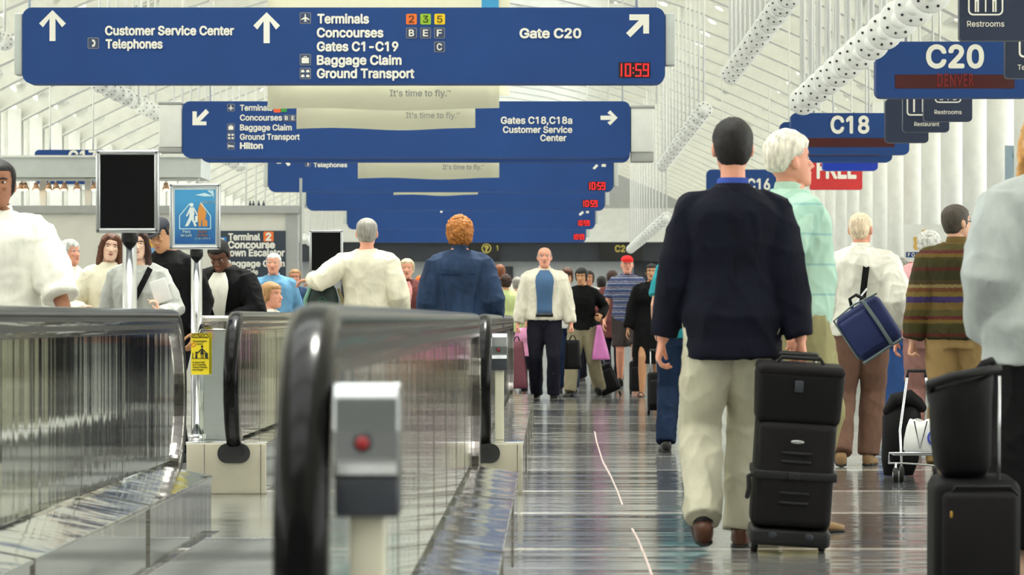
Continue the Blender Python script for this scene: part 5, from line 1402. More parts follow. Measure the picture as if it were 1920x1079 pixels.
# -- man walking towards the camera in the stone jacket
def open_jacket(shirt, zlo=.94, zhi=1.46, w0=.34, w1=.40, ease=.052, belt=None):
    def f(ctx):
        patch(ctx, [zlo + (zhi-zlo)*i/8 for i in range(9)], lambda z: w0 + (w1-w0)*sstep(zlo, zhi, z) if z < zhi-.08 else w1*.9, lambda z: ease - (ease*.55)*sstep(1.36, 1.47, z), shirt, 'shirt_front', thick=.03)
        if belt: patch(ctx, [zlo-.035, zlo+.005], lambda z: w0*1.1, ease+.002, belt, 'belt', thick=.03)
    return f
person('balding man in a stone jacket over a blue shirt walking forward with two bags', 1021, 160, 1.79, 180, build=1.08, skin_m=SK_pink,
    top=dict(mat=C_stone, name='jacket', hem=.90, ease=.032, arm=1.15, collar=C_stone, flare=.015, wr=.008, straight=True), bottom=dict(mat=C_dark, width=1.02), shoes=dict(mat=L_black),
    hair=short(H_grey, t=.007, bald=.155, side=.10, nape=.03), legs=((-.10, .10, 0), (.09, -.08, .0)), extras=open_jacket(C_bshirt, zlo=.97, belt=L_black), curl_l=80, curl_r=80, hand_l=(-.30, .05, .86), hand_r=(.30, .05, .86))

# -- right-hand side
def strap(ctx):
    X, part = ctx['X'], ctx['part']
    mb = MB(); pts = [X(p) for p in ((.02, .13, 1.33), (.045, .05, 1.475), (.055, -.04, 1.488), (.05, -.135, 1.40), (.03, -.185, 1.22), (.02, -.215, 1.10))]
    mb.loft([[p + V((dx, dy, 0)) for dx, dy in ((-.022, -.004), (.022, -.004), (.022, .006), (-.022, .006))] for p in pts], smooth=False); part(mb, 'bag_strap', C_black)
person('bald elderly man from behind in a white shirt, blue bag slung on his back', 1614, 286, 1.65, -8, build=1.06, skin_m=SK_pink,
    top=dict(mat=C_white, hem=.88, ease=.034, collar=C_white, arm=1.2, wr=.010, straight=True), bottom=dict(mat=C_brown, width=1.1), shoes=dict(mat=L_tan),
    hair=short(hairmat('thin_white', (226, 204, 176)), t=.005, side=.10, nape=.03, line=.185), head_yaw=-14, legs=((-.13, -.12, .02, -15), (.05, .10, 0)), hand_l=(-.26, .14, .92), hand_r=(.27, .10, .98), extras=strap, mouth=False)
person('balding man in a multicoloured patterned knit sweater, seen from behind on the right', 1794, 305, 1.655, -14, build=1.08, skin_m=SK_fair,
    top=dict(mat=C_sweater, name='sweater', hem=.86, ease=.032, arm=1.2, wr=.006, collar=C_sweater, straight=True), bottom=dict(mat=C_tan, width=1.1), shoes=dict(mat=L_tan),
    hair=short(hairmat('pepper', (74, 66, 58)), t=.009, side=.08, nape=.02, noise=.003), head_yaw=-42, hand_l=(-.29, -.06, .80), curl_l=75, hand_r=(.26, .16, .98), legs=((-.11, -.05, 0), (.10, .1, 0)), mouth=False,
    extras=lambda ctx: ctx['part'](MB().tube([ctx['HX'](p) for p in ((.078, .0, .122), (.074, .07, .122), (.03, .108, .120))], .0028, 8), 'spectacles', M_black))
person('woman with a white curly head beyond the patterned sweater, in rose pink', 1742, 262, 1.59, -5, sex='f', build=1.1, skin_m=SK_pink,
    top=dict(mat=C_pnk2, hem=.88, sleeve='short', ease=.028), bottom=dict(mat=cloth('mauve_slacks', (150, 110, 104))), shoes=dict(mat=L_black), hair=dict(style='curly', mat=H_silver, t=.020, noise=.005, freq=40, nape=.0, side=.05, line=.17, curl=.007), hand_l=(-.25, .05, .88), mouth=False, head_yaw=-15)
person('grey-haired woman in a long deep blue dress behind the blue bag', 1687, 236, 1.44, 0, sex='f', build=1.15, skin_m=SK_fair,
    top=dict(mat=C_dblue, name='dress_top', hem=.88, ease=.026, sleeve='short'), bottom=dict(mat=C_dblue, kind='skirt', hem=.16, flare=.04, name='dress_skirt'), shoes=dict(mat=L_black), hair=dict(style='curly', mat=H_grey, t=.022, noise=.006, freq=40, nape=.01, side=.05, line=.17, curl=.008), mouth=False)
person('woman at the right edge in a pale grey fleece and black skirt, long blond hair', 1962, 535, 1.70, -4, sex='f', build=1.0, skin_m=SK_pale,
    top=dict(mat=C_lgrey, name='fleece', hem=.80, ease=.036, flare=.035, arm=1.26, wr=.007, wf=6, straight=True), bottom=dict(mat=C_black, kind='skirt', hem=.16, flare=.01, ease=.05, name='skirt'), shoes=dict(mat=L_black, sandal=True),
    hair=dict(style='long', mat=H_blond, t=.016, len=.26, line=.17, front=.12, nape=.0, side=.03), hand_l=(-.20, .06, .92), legs=((-.09, -.10, .01, -10), (.09, .1, 0)), mouth=False, curl_l=60)

# -- behind the navy blazer
person('woman in dark jeans with a teal top, mostly behind the navy blazer', 1283, 258, 1.62, -3, sex='f', build=1.05, skin_m=SK_fair,
    top=dict(mat=C_teal, hem=.86, ease=.026, sleeve='short'), bottom=dict(mat=C_jeans, width=1.12), shoes=dict(mat=L_black), hair=short(H_dbrown, t=.018, nape=.0, side=.04), legs=((-.14, -.08, 0), (.05, .06, 0)), hand_l=(-.22, .1, .95), mouth=False)
person('woman in a long black coat and sandals right of the red cap', 1222, 152, 1.64, 176, sex='f', build=1.1, skin_m=SK_olive,
    top=dict(mat=C_black, name='coat', hem=.50, ease=.036, flare=.05, arm=1.2), bottom=dict(mat=C_black, kind='skirt', hem=.42, flare=.03, name='skirt'), shoes=dict(mat=L_brown, sandal=True), hair=short(H_black, t=.012, nape=.0, side=.05, line=.17), legs=((-.05, -.1, 0), (.12, .12, 0)), hand_r=(.30, .05, .88))
person('man in a red cap, striped shirt and dark shorts walking forward', 1176, 135, 1.82, 182, build=1.05, skin_m=SK_pink,
    top=dict(mat=C_plaid, hem=.86, ease=.03, sleeve='short', collar=C_plaid), bottom=dict(mat=cloth('dark_brown_shorts', (62, 54, 54)), kind='shorts', width=1.15, name='shorts'), shoes=dict(mat=L_black), hair=short(H_grey, t=.005, line=.17), legs=((-.10, .16, 0), (.08, -.18, .03, -20)), hand_l=(-.26, .1, .95), hand_r=(.30, .02, .88), extras=cap_of(C_redcap, True))
person('dark-haired woman in a black top and dull khaki trousers striding with a pink bag', 1094, 152, 1.60, 165, sex='f', build=1.05, skin_m=SK_olive, lean=9,
    top=dict(mat=C_black, hem=.88, ease=.026), bottom=dict(mat=C_dkh, width=1.2), shoes=dict(mat=L_black), hair=short(H_black, t=.016, nape=.0, side=.04, line=.165), legs=((-.16, -.22, .03, -20), (.13, .24, 0)), hand_l=(-.27, .14, 1.07), hand_r=(.16, .26, 1.12), curl_l=75)
person('woman with swept-up brown hair and dark headband behind the stone jacket', 1063, 143, 1.60, 178, sex='f', skin_m=SK_olive,
    top=dict(mat=C_greyscarf, hem=.88, ease=.024), bottom=dict(mat=C_jeans), shoes=dict(mat=L_black), hair=dict(style='curly', mat=H_brown, t=.020, noise=.006, nape=.02, side=.06, line=.172, curl=.008, puff=1.2),
    extras=lambda ctx: ctx['part'](MB().tube([ctx['HX'](V((.083*math.cos(a), .0 + .098*math.sin(a), .178 - .02*math.sin(a)))) for a in [math.pi*j/16 for j in range(17)]], .009, 8), 'headband', C_black))
person('small child in a pink jacket half hidden by the maroon garment bag', 989, 147, .98, 178, sex='f', build=1.15, skin_m=SK_fair, top=dict(mat=C_pink, name='jacket', hem=.84, ease=.04, arm=1.2), bottom=dict(mat=C_dark, width=1.1), shoes=dict(mat=L_brown), hair=short(H_brown, t=.014, nape=.0), legs=((-.12, -.12, .02, -15), (.06, .12, 0)))
person('dark curly-haired woman from behind in a pale green top by the rail', 948, 136, 1.565, 5, sex='f', build=1.15, skin_m=SK_olive,
    top=dict(mat=C_lime, hem=.84, ease=.03, wr=.005), bottom=dict(mat=C_brskirt, kind='skirt', hem=.45, name='skirt'), shoes=dict(mat=L_black), hair=dict(style='curly', mat=H_dbrown, t=.022, noise=.006, nape=.01, side=.04, line=.17, curl=.008), mouth=False)
person('brown-haired person seen from behind between the denim jacket and the pale green top', 937, 112, 1.84, 0, skin_m=SK_fair, top=dict(mat=C_white, hem=.86), bottom=dict(mat=C_jeans), shoes=dict(mat=L_black), hair=short(H_auburn, t=.018, noise=.004, nape=.0, side=.03, puff=.4), mouth=False)
person('grey-haired distant person just left of the stone jacket', 970, 119, 1.60, 0, skin_m=SK_fair, top=dict(mat=C_brown, hem=.86), bottom=dict(mat=C_dark), shoes=dict(mat=L_black), hair=short(H_grey, t=.016, noise=.004, nape=.0, side=.03), mouth=False)
person('distant dark-haired person between the khaki trousers and the red cap', 1128, 112, 1.66, 10, skin_m=SK_tan, top=dict(mat=C_jeans, hem=.86), bottom=dict(mat=C_dark), shoes=dict(mat=L_black), hair=short(H_black, t=.014, nape=.01, side=.04), mouth=False)
person('distant black-haired person behind the woman striding with the pink bag', 1104, 122, 1.68, 170, skin_m=SK_tan, top=dict(mat=C_greyscarf, hem=.86), bottom=dict(mat=C_dark), shoes=dict(mat=L_black), hair=short(H_black, t=.016, nape=.01, side=.04))
person('distant person in a plum coat just left of the black coat', 1148, 129, 1.66, 0, sex='f', skin_m=SK_olive, top=dict(mat=C_dmaroon, hem=.7, flare=.03), bottom=dict(mat=C_dark), shoes=dict(mat=L_black), hair=short(H_dbrown, t=.018, nape=.0, side=.03), mouth=False)

# -- on the walkway, facing us, beyond the cream sweater
person('pale-haired woman in a dark maroon jacket facing forward between cream sweater and denim', 763, 186, 1.565, 180, sex='f', skin_m=SK_pink, top=dict(mat=C_dmaroon, name='jacket', hem=.86, ease=.03), bottom=dict(mat=C_dark), shoes=dict(mat=L_black), hair=short(hairmat('ash', (206, 186, 150)), t=.016, nape=.0, side=.05, noise=.004), extras=open_jacket(cloth('rose_top', (214, 150, 146)), zlo=1.0, w0=.15, w1=.30))
person('person in an orange knit hat and pale top half hidden behind the denim jacket', 790, 172, 1.43, 184, sex='f', skin_m=SK_pink, top=dict(mat=C_grey, hem=.86, ease=.03), bottom=dict(mat=C_dark), shoes=dict(mat=L_black), hair=short(H_brown, t=.008), extras=cap_of(C_orange))

# -- left of the walkways
whiteman = person('man in a white shirt with rolled sleeves at the left edge, facing forward', -4, 398, 1.70, 184, build=1.08, skin_m=skin('warm', (150, 100, 72)),
    top=dict(mat=C_white, hem=.84, ease=.040, sleeve='rolled', collar=C_white, arm=1.12, wr=.010, wf=7, straight=True), bottom=dict(mat=C_dark), shoes=dict(mat=L_black), hair=short(H_black, t=.012, side=.07, noise=.003), hand_l=(-.36, .22, .93), elbow_l=(-.6, -.8, -.2), hand_r=(.32, .05, .88))
person('white-haired woman in a red waistcoat behind the white shirt', 132, 228, 1.61, -128, sex='f', build=1.1, skin_m=SK_pink, top=dict(mat=C_white, hem=.86, ease=.026), bottom=dict(mat=C_dark), shoes=dict(mat=L_black), hair=dict(style='curly', mat=H_silver, t=.018, noise=.005, nape=.01, side=.06, line=.172, curl=.006), 
    extras=lambda ctx: (patch(ctx, [.86, 1.0, 1.1, 1.2, 1.3, 1.36, 1.42], lambda z: 2.35, lambda z: .040 - .012*sstep(1.34, 1.44, z), C_maroon, 'waistcoat', front=False, thick=.02)))
person('young woman with long brown hair in an ivory jacket left of the larger pole', 204, 262, 1.575, 200, sex='f', skin_m=SK_pale, top=dict(mat=C_offw, name='jacket', hem=.84, ease=.03, arm=1.1), bottom=dict(mat=C_dark), shoes=dict(mat=L_black), hair=dict(style='long', mat=H_brown, t=.014, len=.22, front=.2, line=.178, side=.09), hand_r=(.25, .20, 1.10), curl_r=60, head_yaw=-8, head_tilt=-6)
def sash(ctx):
    X, part = ctx['X'], ctx['part']; mb = MB()
    pts = [X(p) for p in ((-.10, .10, 1.43), (-.06, .145, 1.34), (.0, .165, 1.22), (.06, .160, 1.10), (.12, .14, .98))]
    mb.loft([[p + V((dx, dy, dx*.6)) for dx, dy in ((-.018, 0), (.018, 0), (.018, .008), (-.018, .008))] for p in pts], smooth=False); part(mb, 'bag_strap', C_black)
person('woman in a grey jersey with a diagonal strap, face hidden by the larger display board', 258, 288, 1.545, 182, sex='f', build=1.05, skin_m=SK_pale, top=dict(mat=C_grey, hem=.84, ease=.024, neck=1.45, arm=1.08), bottom=dict(mat=C_jeans), shoes=dict(mat=L_black), hair=dict(style='long', mat=H_dbrown, t=.014, len=.20, front=.22, line=.178, side=.09), hand_l=(-.17, .27, 1.10), handdir_l=((.1, .25, 1), (1, .2, 0), (0, 1, 0)), elbow_l=(-.6, -.8, -.3), curl_l=50, extras=sash)
person('man in black with a dark cap bending his head beside the poster pole', 314, 278, 1.64, 150, build=1.12, skin_m=SK_olive, top=dict(mat=C_black, hem=.84, ease=.03), bottom=dict(mat=C_dark), shoes=dict(mat=L_black), hair=short(H_black, t=.008), head_pitch=22, head_tilt=14, head_yaw=10, extras=cap_of(cloth('charcoal_cap', (62, 64, 72)), True))
person('dark-skinned man in a black jacket and white top looking down beside the poster pole', 428, 262, 1.56, 168, build=1.12, skin_m=SK_brown, lean=16, top=dict(mat=C_black, name='jacket', hem=.84, ease=.034, arm=1.15), bottom=dict(mat=C_dark), shoes=dict(mat=L_black), hair=short(H_black, t=.010, noise=.002), head_pitch=24, hand_l=(-.10, .34, 1.03), hand_r=(.12, .34, 1.0), elbow_l=(-1, -.3, -.5), elbow_r=(1, -.3, -.5), curl_l=55, curl_r=55, extras=open_jacket(C_white, zlo=1.05, w0=.12, w1=.34, ease=.056))
person('grey-haired man in a light blue shirt facing forward by the Terminal 2 board', 513, 182, 1.625, 176, build=1.12, skin_m=SK_pink, top=dict(mat=C_blue, hem=.86, ease=.03, collar=C_blue), bottom=dict(mat=C_khaki), shoes=dict(mat=L_black), hair=short(H_silver, t=.008, nape=.02, side=.07, line=.175))
person('small boy with sandy hair in profile in front of the light blue shirt', 509, 237, 1.20, 240, build=.95, skin_m=SK_pink, top=dict(mat=C_white, hem=.86), bottom=dict(mat=C_jeans), shoes=dict(mat=L_black), hair=short(H_sand, t=.014, nape=.02, side=.06, line=.165))
person('fair-haired person in dark blue with glasses beside the light blue shirt', 553, 152, 1.57, 180, sex='f', skin_m=SK_pink, top=dict(mat=cloth('ink_blue', (44, 66, 96)), hem=.86), bottom=dict(mat=C_dark), shoes=dict(mat=L_black), hair=short(H_sand, t=.014, nape=.0, side=.05), extras=lambda ctx: ctx['part'](MB().tube([ctx['HX'](p) for p in ((-.076, .02, .124), (-.05, .084, .122), (0, .096, .122), (.05, .084, .122), (.076, .02, .124))], .003, 8), 'spectacles', M_black))
# ================================================================ LUGGAGE AND BAGS
B_black = mat('black_nylon', (13, 12, 14), rough=0.62, var=0.12, bump=0.25, bscale=(120, 120, 120), bdist=0.002, spec=0.2)
B_char = mat('charcoal_nylon', (24, 22, 24), rough=0.7, var=0.12, bump=0.3, bscale=(140, 140, 140), bdist=0.002, spec=0.2)
B_strap = mat('black_webbing', (8, 8, 9), rough=0.7, var=0.1)
B_navy = mat('navy_bag_nylon', (38, 48, 92), rough=0.55, var=0.15, bump=0.2, bscale=(90, 90, 90), bdist=0.002, spec=0.2)
B_trim = mat('grey_green_piping', (96, 110, 112), rough=0.6, var=0.08)
B_green = mat('dark_green_bag', (20, 42, 38), rough=0.6, var=0.2)
B_maroon = mat('maroon_garment_bag', (112, 58, 70), rough=0.6, var=0.12)
B_pinkbag = mat('pink_plastic_bag', (214, 124, 190), rough=0.4, var=0.2, vscale=(4, 4, 4))
B_whitebag = mat('white_plastic_bag', (226, 226, 224), rough=0.4, var=0.04)
def TR(loc, rz=0, rx=0, ry=0): return Matrix.Translation(loc) @ Matrix.Rotation(math.radians(rz), 4, 'Z') @ Matrix.Rotation(math.radians(rx), 4, 'X') @ Matrix.Rotation(math.radians(ry), 4, 'Y')
def wheel(t, M, x, y, r=.032):
    c = M @ V((x, y, 0)); ax = (M.to_3x3() @ V((1, 0, 0))).normalized(); c.z = r
    w = MB().tube([c - ax*.014, c - ax*.011, c + ax*.011, c + ax*.014], [r*.8, r, r, r*.8], 20, 'flat').build('wheel', M_rubber_dull, t)
    MB().cyl(c - ax*.016, c + ax*.016, r*.4, 12).build('hub', M_grey, w)

# -- roller case pulled by the man in the blazer, small bag strapped on top
s = 455; base = V(((1480-HX)/s, F/s, 0)); M = TR(base + V((0, .06, .035)), 0, 4, 3.5)
t = thing('roller_suitcase', tuple(base), 'black roller suitcase with silver badge pulled by the man in the navy blazer', 'suitcase')
MB().rbox((-.165, -.08, .06), (.165, .14, .56), .045, 4, M).build('case_body', B_black, t)
fp = MB().rbox((-.158, -.125, .085), (.158, -.06, .515), .055, 5, M).build('front_pocket', B_char, t)
MB().rbox((-.165, -.10, .0), (.165, .13, .075), .02, 3, M).build('wheel_base', M_black, t)
MB().ell(M @ V((0, -.128, .438)), (.028, .004, .008), M=M.to_3x3()).build('badge', M_alu, fp)
for z in (.39, .355, .225, .185): MB().rbox((-.062, -.132, z-.006), (.062, -.115, z+.006), .004, 2, M).build('pocket_ridge', B_strap, fp)
MB().rbox((-.172, -.133, .280), (.172, .145, .315), .006, 2, M).build('luggage_strap', B_strap, t)
MB().rbox((-.03, -.142, .281), (.015, -.128, .314), .004, 2, M).build('strap_buckle', M_black, t)
MB().tube([M @ V(p) for p in ((-.165, -.10, .298), (-.19, -.11, .285), (-.185, -.11, .235), (-.19, -.11, .20))], .010, 8).build('strap_tail', B_strap, t)
for x in (-.14, .14): wheel(t, M, x, .02)
for x in (-.075, .075): MB().ell(M @ V((x, -.103, .045)), (.018, .006, .016), M=M.to_3x3()).build('kick_stud', M_dark, t)
mb = MB()
for x in (-.07, .07): mb.cyl(M @ V((x, .12, .5)), M @ V((x, .12, .775)), .008, 10)
mb.build('telescopic_tubes', M_alu, t)
MB().rbox((-.085, .10, .765), (.085, .14, .79), .01, 3, M).build('grip', M_black, t)
t = thing('carry_on_bag', tuple(M @ V((0, 0, .56))), 'small black carry-on bag strapped on top of the roller suitcase behind the blazer', 'bag')
MB().rbox((-.172, -.11, .50), (.172, .10, .735), .035, 4, M, taper=-.06).build('bag_body', B_black, t)
MB().rbox((-.180, -.122, .705), (.180, .105, .752), .022, 4, M).build('top_flap', B_char, t)
MB().rbox((-.026, -.128, .64), (.010, -.108, .69), .006, 2, M).build('clasp', M_dark, t)
MB().tube([M @ V(p) for p in ((-.10, -.02, .745), (-.08, -.02, .775), (.08, -.02, .775), (.10, -.02, .745))], .009, 8).build('carry_handle', B_strap, t)

# -- tall stack at the right edge
s = 560; base = V(((1822-HX)/s, F/s, 0)); M = TR(base, 0, 3, 0) @ Matrix.Diagonal((1, 1, 1.12, 1))
t = thing('upright_suitcase', tuple(base), 'large black upright suitcase at the right edge beside the black skirt', 'suitcase')
MB().rbox((-.140, -.12, .03), (.150, .14, .395), .04, 4, M).build('case_body', B_black, t)
o = MB().rbox((-.115, -.148, .10), (.135, -.10, .36), .03, 4, M).build('front_pocket', B_char, t)
MB().tube([M @ V(p) for p in ((-.10, -.125, .12), (-.10, -.128, .34), (-.07, -.128, .375), (.11, -.128, .375), (.135, -.125, .35))], .005, 8).build('piping', B_strap, t)
MB().rbox((-.092, -.156, .285), (-.084, -.146, .305), .003, 2, M).build('zip_pull', mat('brass_zip', (186, 148, 70), rough=0.35, metal=0.8, var=0), o)
MB().rbox((-.145, -.12, .0), (.155, .13, .05), .015, 2, M).build('wheel_base', M_black, t)
for x in (-.115, .125): wheel(t, M, x, .08)
MB().cyl(M @ V((.075, -.09, .38)), M @ V((.075, -.09, .70)), .006, 10).build('telescopic_tube', M_alu, t)
M = TR(base + V((0, 0, .074)), 0, 3, 0) @ Matrix.Diagonal((1, 1, .94, 1))
t = thing('shoulder_tote', tuple(M @ V((0, 0, .40))), 'tall black tote bag standing on the upright suitcase at the right edge', 'bag')
n = 30
rings = []
for z, hw, hd, dx in ((.398, .085, .09, .0), (.43, .110, .11, -.005), (.52, .118, .12, -.01), (.64, .122, .12, -.012), (.715, .13, .125, -.015), (.74, .12, .115, -.012), (.735, .105, .10, -.01), (.66, .10, .10, -.01)):
    rings.append([M @ V((dx - .03 + .84*hw*math.copysign(abs(math.cos(a))**.7, math.cos(a)), hd*math.copysign(abs(math.sin(a))**.7, math.sin(a)), z + (.03*math.cos(a) if z > .7 else 0))) for a in [2*math.pi*j/n for j in range(n)]])
MB().loft(rings).build('bag_body', B_black, t)
MB().tube([M @ V(p) for p in ((-.145, -.04, .70), (-.155, -.08, .725), (-.09, -.13, .755), (.02, -.12, .775), (.075, -.05, .78))], .016, 10).build('rolled_rim', B_strap, t)
MB().tube([M @ V(p) for p in ((.0, -.09, .77), (.02, -.1, .80), (.05, -.08, .81), (.07, -.04, .78))], .012, 10).build('handle', B_char, t)

# -- luggage cart of the man in the patterned sweater
s = 316; base = V(((1722-HX)/s, F/s - .05, 0)); M = TR(base)
t = thing('luggage_cart', tuple(base), 'folding chrome luggage cart pulled by the man in the patterned sweater', 'cart')
mb = MB(); x0, x1 = -.10, .10
for x in (x0, x1):
    mb.tube([M @ V(p) for p in ((x, -.10, .165), (x, .08, .165), (x, .14, .30), (x*.55, .16, .62))], .008, 10)
for y, z in ((-.10, .165), (-.02, .165), (.06, .165)): mb.tube([M @ V((x0-.06, y, z)), M @ V((x1, y, z))], .006, 8)
mb.tube([M @ V(p) for p in ((x0-.09, -.11, .115), (x0-.09, -.11, .175), (x1, -.11, .175))], .006, 8)
mb.tube([M @ V(p) for p in ((x0-.09, -.11, .115), (x0-.0, -.11, .115), (x1, -.11, .10))], .006, 8)
mb.build('frame', M_chrome, t)
MB().tube([M @ V(p) for p in ((-.055, .16, .62), (-.05, .16, .655), (.05, .16, .655), (.055, .16, .62))], .010, 10).build('pull_handle', B_strap, t)
for x, y in ((-.155, -.13), (x0, .06), (x1, .06)):
    wheel(t, M, x, y, .045)
mb = MB(); mb.tube([M @ V((-.155, -.13, .045)), M @ V((-.15, -.11, .115))], .007, 8)
for x in (x0, x1): mb.tube([M @ V((x, .06, .045)), M @ V((x, .06, .165))], .007, 8)
mb.build('wheel_struts', M_chrome, t)
t = thing('plastic_bag', tuple(base + V((0, 0, .175))), 'white plastic carrier bag with blue print riding on the luggage cart', 'bag')
rings = []
for z, hw, hd in ((.174, .10, .07), (.19, .115, .085), (.26, .112, .08), (.33, .098, .06), (.365, .085, .035)):
    rings.append([M @ V((.02 + hw*math.cos(a)*(1+.05*math.sin(3*a)), -.03 + hd*math.sin(a), z + .012*math.sin(4*a)*(z > .2))) for a in [2*math.pi*j/32 for j in range(32)]])
MB().loft(rings).build('bag_body', B_whitebag, t)
M_bprint = mat('blue_print', (60, 76, 176), rough=0.5, var=0)
mb = MB()
for r_, w_ in ((.045, .007), (.022, .006)):
    pts = [M @ V((.085 + r_*math.cos(a), -.118 + .004*math.cos(a) + .25*max(0, r_*math.cos(a)), .265 + r_*math.sin(a))) for a in [math.pi*.55 + math.pi*1.1*j/14 for j in range(15)]]
    mb.tube(pts, w_, 8)
mb.build('round_print', M_bprint, t)
MB().tube([M @ V(p) for p in ((-.04, -.10, .36), (-.01, -.122, .20), (.035, -.10, .36))], .004, 8).build('elastic_cord', B_strap, t)
t = thing('duffel_bag', (P(1692, 800, 300).x, F/305, 0), 'black duffel bag sagging over the back of the luggage cart', 'bag')
c = V(((1690-HX)/305, F/305 - .12, 0)); Md = TR(c, 0)
rings = []
for z, hw, hd, dx in ((.006, .09, .08, -.02), (.10, .115, .10, -.01), (.26, .12, .11, .0), (.36, .12, .11, .0), (.43, .10, .09, .01), (.47, .05, .05, .0)):
    rings.append([Md @ V((dx + hw*math.copysign(abs(math.cos(a))**.8, math.cos(a)), hd*math.sin(a) + .10, z)) for a in [2*math.pi*j/28 for j in range(28)]])
me = MB().loft(rings); me.build('bag_body', B_black, t)
MB().tube([Md @ V(p) for p in ((-.09, .06, .40), (-.05, .02, .47), (.04, .02, .485), (.09, .05, .45), (.12, .06, .42))], [.03, .045, .05, .04, .03], 12).build('folded_top', B_char, t)

# -- blue bag on the white-shirted man's back
s = 300; c = P(1627, 612, s); M = TR(c, -8, 0, -33) @ Matrix.Scale(1.16, 4)
t = thing('shoulder_bag', tuple(c), 'blue zipped shoulder bag hanging tilted on the white-shirted man', 'bag')
MB().rbox((-.135, -.07, -.155), (.135, .065, .125), .04, 4, M).build('bag_body', B_navy, t)
MB().rbox((-.13, -.095, -.13), (.045, -.05, .09), .03, 4, M).build('front_pocket', B_navy, t)
MB().tube([M @ V(p) for p in ((-.135, -.075, -.12), (-.135, -.08, .12), (.0, -.085, .135), (.135, -.075, .12))], .007, 8).build('top_piping', B_trim, t)
MB().tube([M @ V(p) for p in ((-.12, -.085, -.158), (.12, -.085, -.158))], .009, 8).build('bottom_piping', B_trim, t)
MB().tube([M @ V(p) for p in ((.055, -.088, .12), (.06, -.092, -.02), (.058, -.088, -.15))], .012, 8).build('webbing', B_trim, t)
MB().tube([M @ V(p) for p in ((-.02, -.01, .12), (.0, -.03, .175), (.04, -.03, .175), (.07, -.02, .12))], .011, 8).build('grab_handle', B_strap, t)
p0 = M @ V((-.02, -.02, .13)); p1 = P(1625, 542, 297)
MB().tube([p0, (p0+p1)*.5 + V((0, -.0, 0)), p1], .006, 8).build('strap_clip', M_alu, t)

# -- green bag under the cream sweater's arm, standing on the handrail
c = V((XL+.02, F/245 - .0, 1.006)); Mg = TR(c)
t = thing('backpack', tuple(c), 'dark green backpack balanced on the handrail under the cream sleeve', 'bag')
rings = []
for z, hw, hd in ((.0, .105, .07), (.03, .122, .085), (.12, .118, .085), (.19, .098, .07), (.235, .06, .045), (.245, .03, .025)):
    rings.append([Mg @ V((hw*math.copysign(abs(math.cos(a))**.75, math.cos(a)), hd*math.copysign(abs(math.sin(a))**.75, math.sin(a)), z)) for a in [2*math.pi*j/30 for j in range(30)]])
MB().loft(rings).build('bag_body', B_green, t)
MB().tube([Mg @ V(p) for p in ((-.12, -.03, .01), (-.135, -.04, .10), (-.09, -.04, .21))], .016, 10).build('side_strap', mat('pale_green_webbing', (120, 168, 146), rough=0.6, var=0.1), t)
MB().tube([Mg @ V(p) for p in ((.12, -.03, .02), (.15, -.03, .10), (.12, -.02, .18))], .012, 10).build('shoulder_strap', mat('olive_webbing', (150, 138, 96), rough=0.6, var=0.1), t)
mb = MB(); mb.tube([Mg @ V((.0 + .028*math.cos(a), -.088, .095 + .028*math.sin(a))) for a in [2*math.pi*j/20 for j in range(21)]], .003, 6)
mb.tube([Mg @ V(p) for p in ((-.012, -.088, .105), (0, -.089, .085), (.012, -.088, .105))], .003, 6)
mb.build('emblem', mat('emblem_green', (54, 110, 92), rough=0.6, var=0), t)

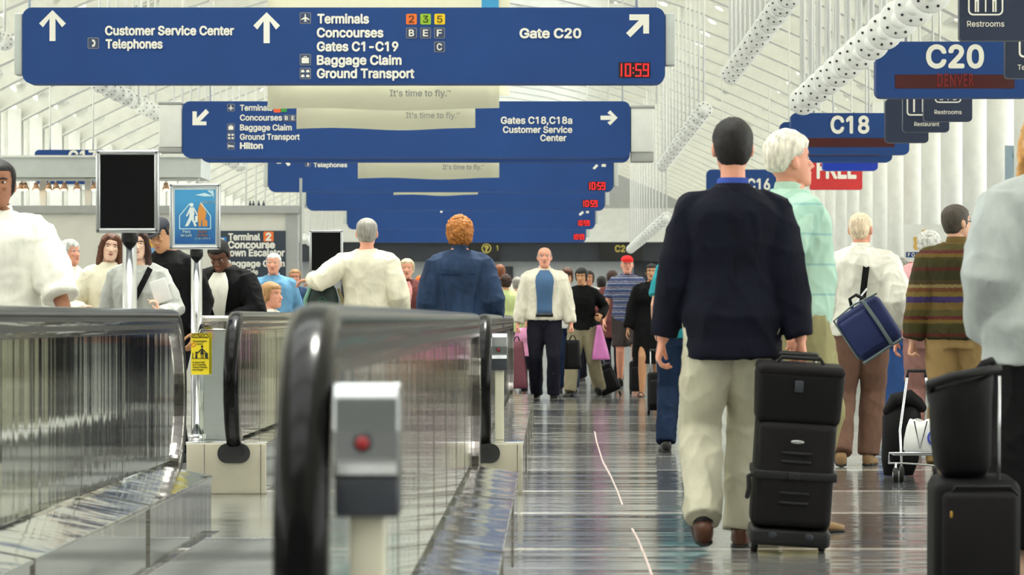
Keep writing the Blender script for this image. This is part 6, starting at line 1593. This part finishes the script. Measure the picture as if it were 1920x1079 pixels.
# -- bags of the man in the stone jacket
def soft_bag(label, cx, top, bot, wt, wb, s, m, d=.07, lean=0, hand_y=None, nm='garment_bag', cat='bag', sk=0):
    y = F/s; pt = P(cx, top, s); pb = P(cx+sk, bot, s); h = pt.z - pb.z
    t = thing(nm, (pt.x, y, max(pb.z, 0)), label, cat); rings = []
    for i, f in enumerate((0, .04, .2, .5, .8, .96, 1)):
        z = pb.z + h*f; w = (wb + (wt-wb)*f)/2/s*(.86 if i in (0, 6) else 1); x = pb.x + (pt.x-pb.x)*f
        rings.append([V((x + w*math.copysign(abs(math.cos(a))**.6, math.cos(a)), y + d*(.7 if i in (0, 6) else 1)*math.copysign(abs(math.sin(a))**.6, math.sin(a)), z + .012*math.sin(3*a)*(0 < i < 6))) for a in [2*math.pi*j/28 for j in range(28)]])
    MB().loft(rings).build('bag_body', m, t)
    hz = P(0, hand_y, s).z if hand_y else pt.z + .06; w = wt/2/s
    MB().tube([(pt.x-w*.5, y, pt.z-.01), (pt.x-w*.2, y, hz), (pt.x+w*.2, y, hz), (pt.x+w*.5, y, pt.z-.01)], .008, 8).build('handle', B_strap, t)
    return t
soft_bag('maroon garment bag hanging from the stone-jacketed man\'s hand', 969, 640, 729, 24, 34, 160.3, B_maroon, hand_y=632, sk=5)
soft_bag('small black bag hanging from the stone-jacketed man\'s other hand', 1074, 638, 693, 26, 33, 160.3, B_black, hand_y=630, nm='hand_bag', d=.06)
t = soft_bag('pink and purple carrier bag swinging beside the khaki trousers', 1123, 610, 675, 8, 36, 152.6, B_pinkbag, hand_y=604, nm='carrier_bag', d=.05, sk=4)
# tilted and upright cases further away
def case(label, cx, bot, top, w, s, ry=0, rx=0, m=B_black):
    b = V(((cx-HX)/s, F/s, .03)); M = TR(b, 0, rx, ry); h = (bot-top)/s; hw = w/2/s
    t = thing('trolley_case', (b.x, b.y, 0), label, 'suitcase')
    MB().rbox((-hw, -.11, .01), (hw, .11, h), .035, 3, M).build('case_body', m, t)
    MB().rbox((-hw*.8, -.135, h*.15), (hw*.8, -.09, h*.8), .025, 3, M).build('front_pocket', B_char, t)
    for x in (-hw*.8, hw*.8): wheel(t, M, x, .05, .03)
    mb = MB()
    for x in (-hw*.5, hw*.5): mb.cyl(M @ V((x, .08, h-.05)), M @ V((x, .08, h+.22)), .007, 8)
    mb.build('telescopic_tubes', M_alu, t); MB().rbox((-hw*.6, .065, h+.205), (hw*.6, .095, h+.23), .008, 2, M).build('grip', M_black, t)
    return t
case('black trolley case tilted behind the striding khaki trousers', 1148, 742, 685, 40, 150, ry=-24)
case('black upright trolley case with silver latch beside the sandalled feet', 1193, 727, 668, 26, 148)
case('black trolley case standing left of the dark jeans', 1226, 776, 702, 24, 186)
# folded papers in the grey jersey woman's hand
p = P(301, 546, 291.2); t_ = MB().rbox((-.055, -.006, -.075), (.055, .006, .075), .004, 2, TR(p, 0, 0, -18)).build('paper_folder', mat('folder_white', (226, 224, 220), rough=0.6, var=0.03), None, loc=p)
tag(t_, 'white paper folder held by the woman in the grey jersey', 'folder')
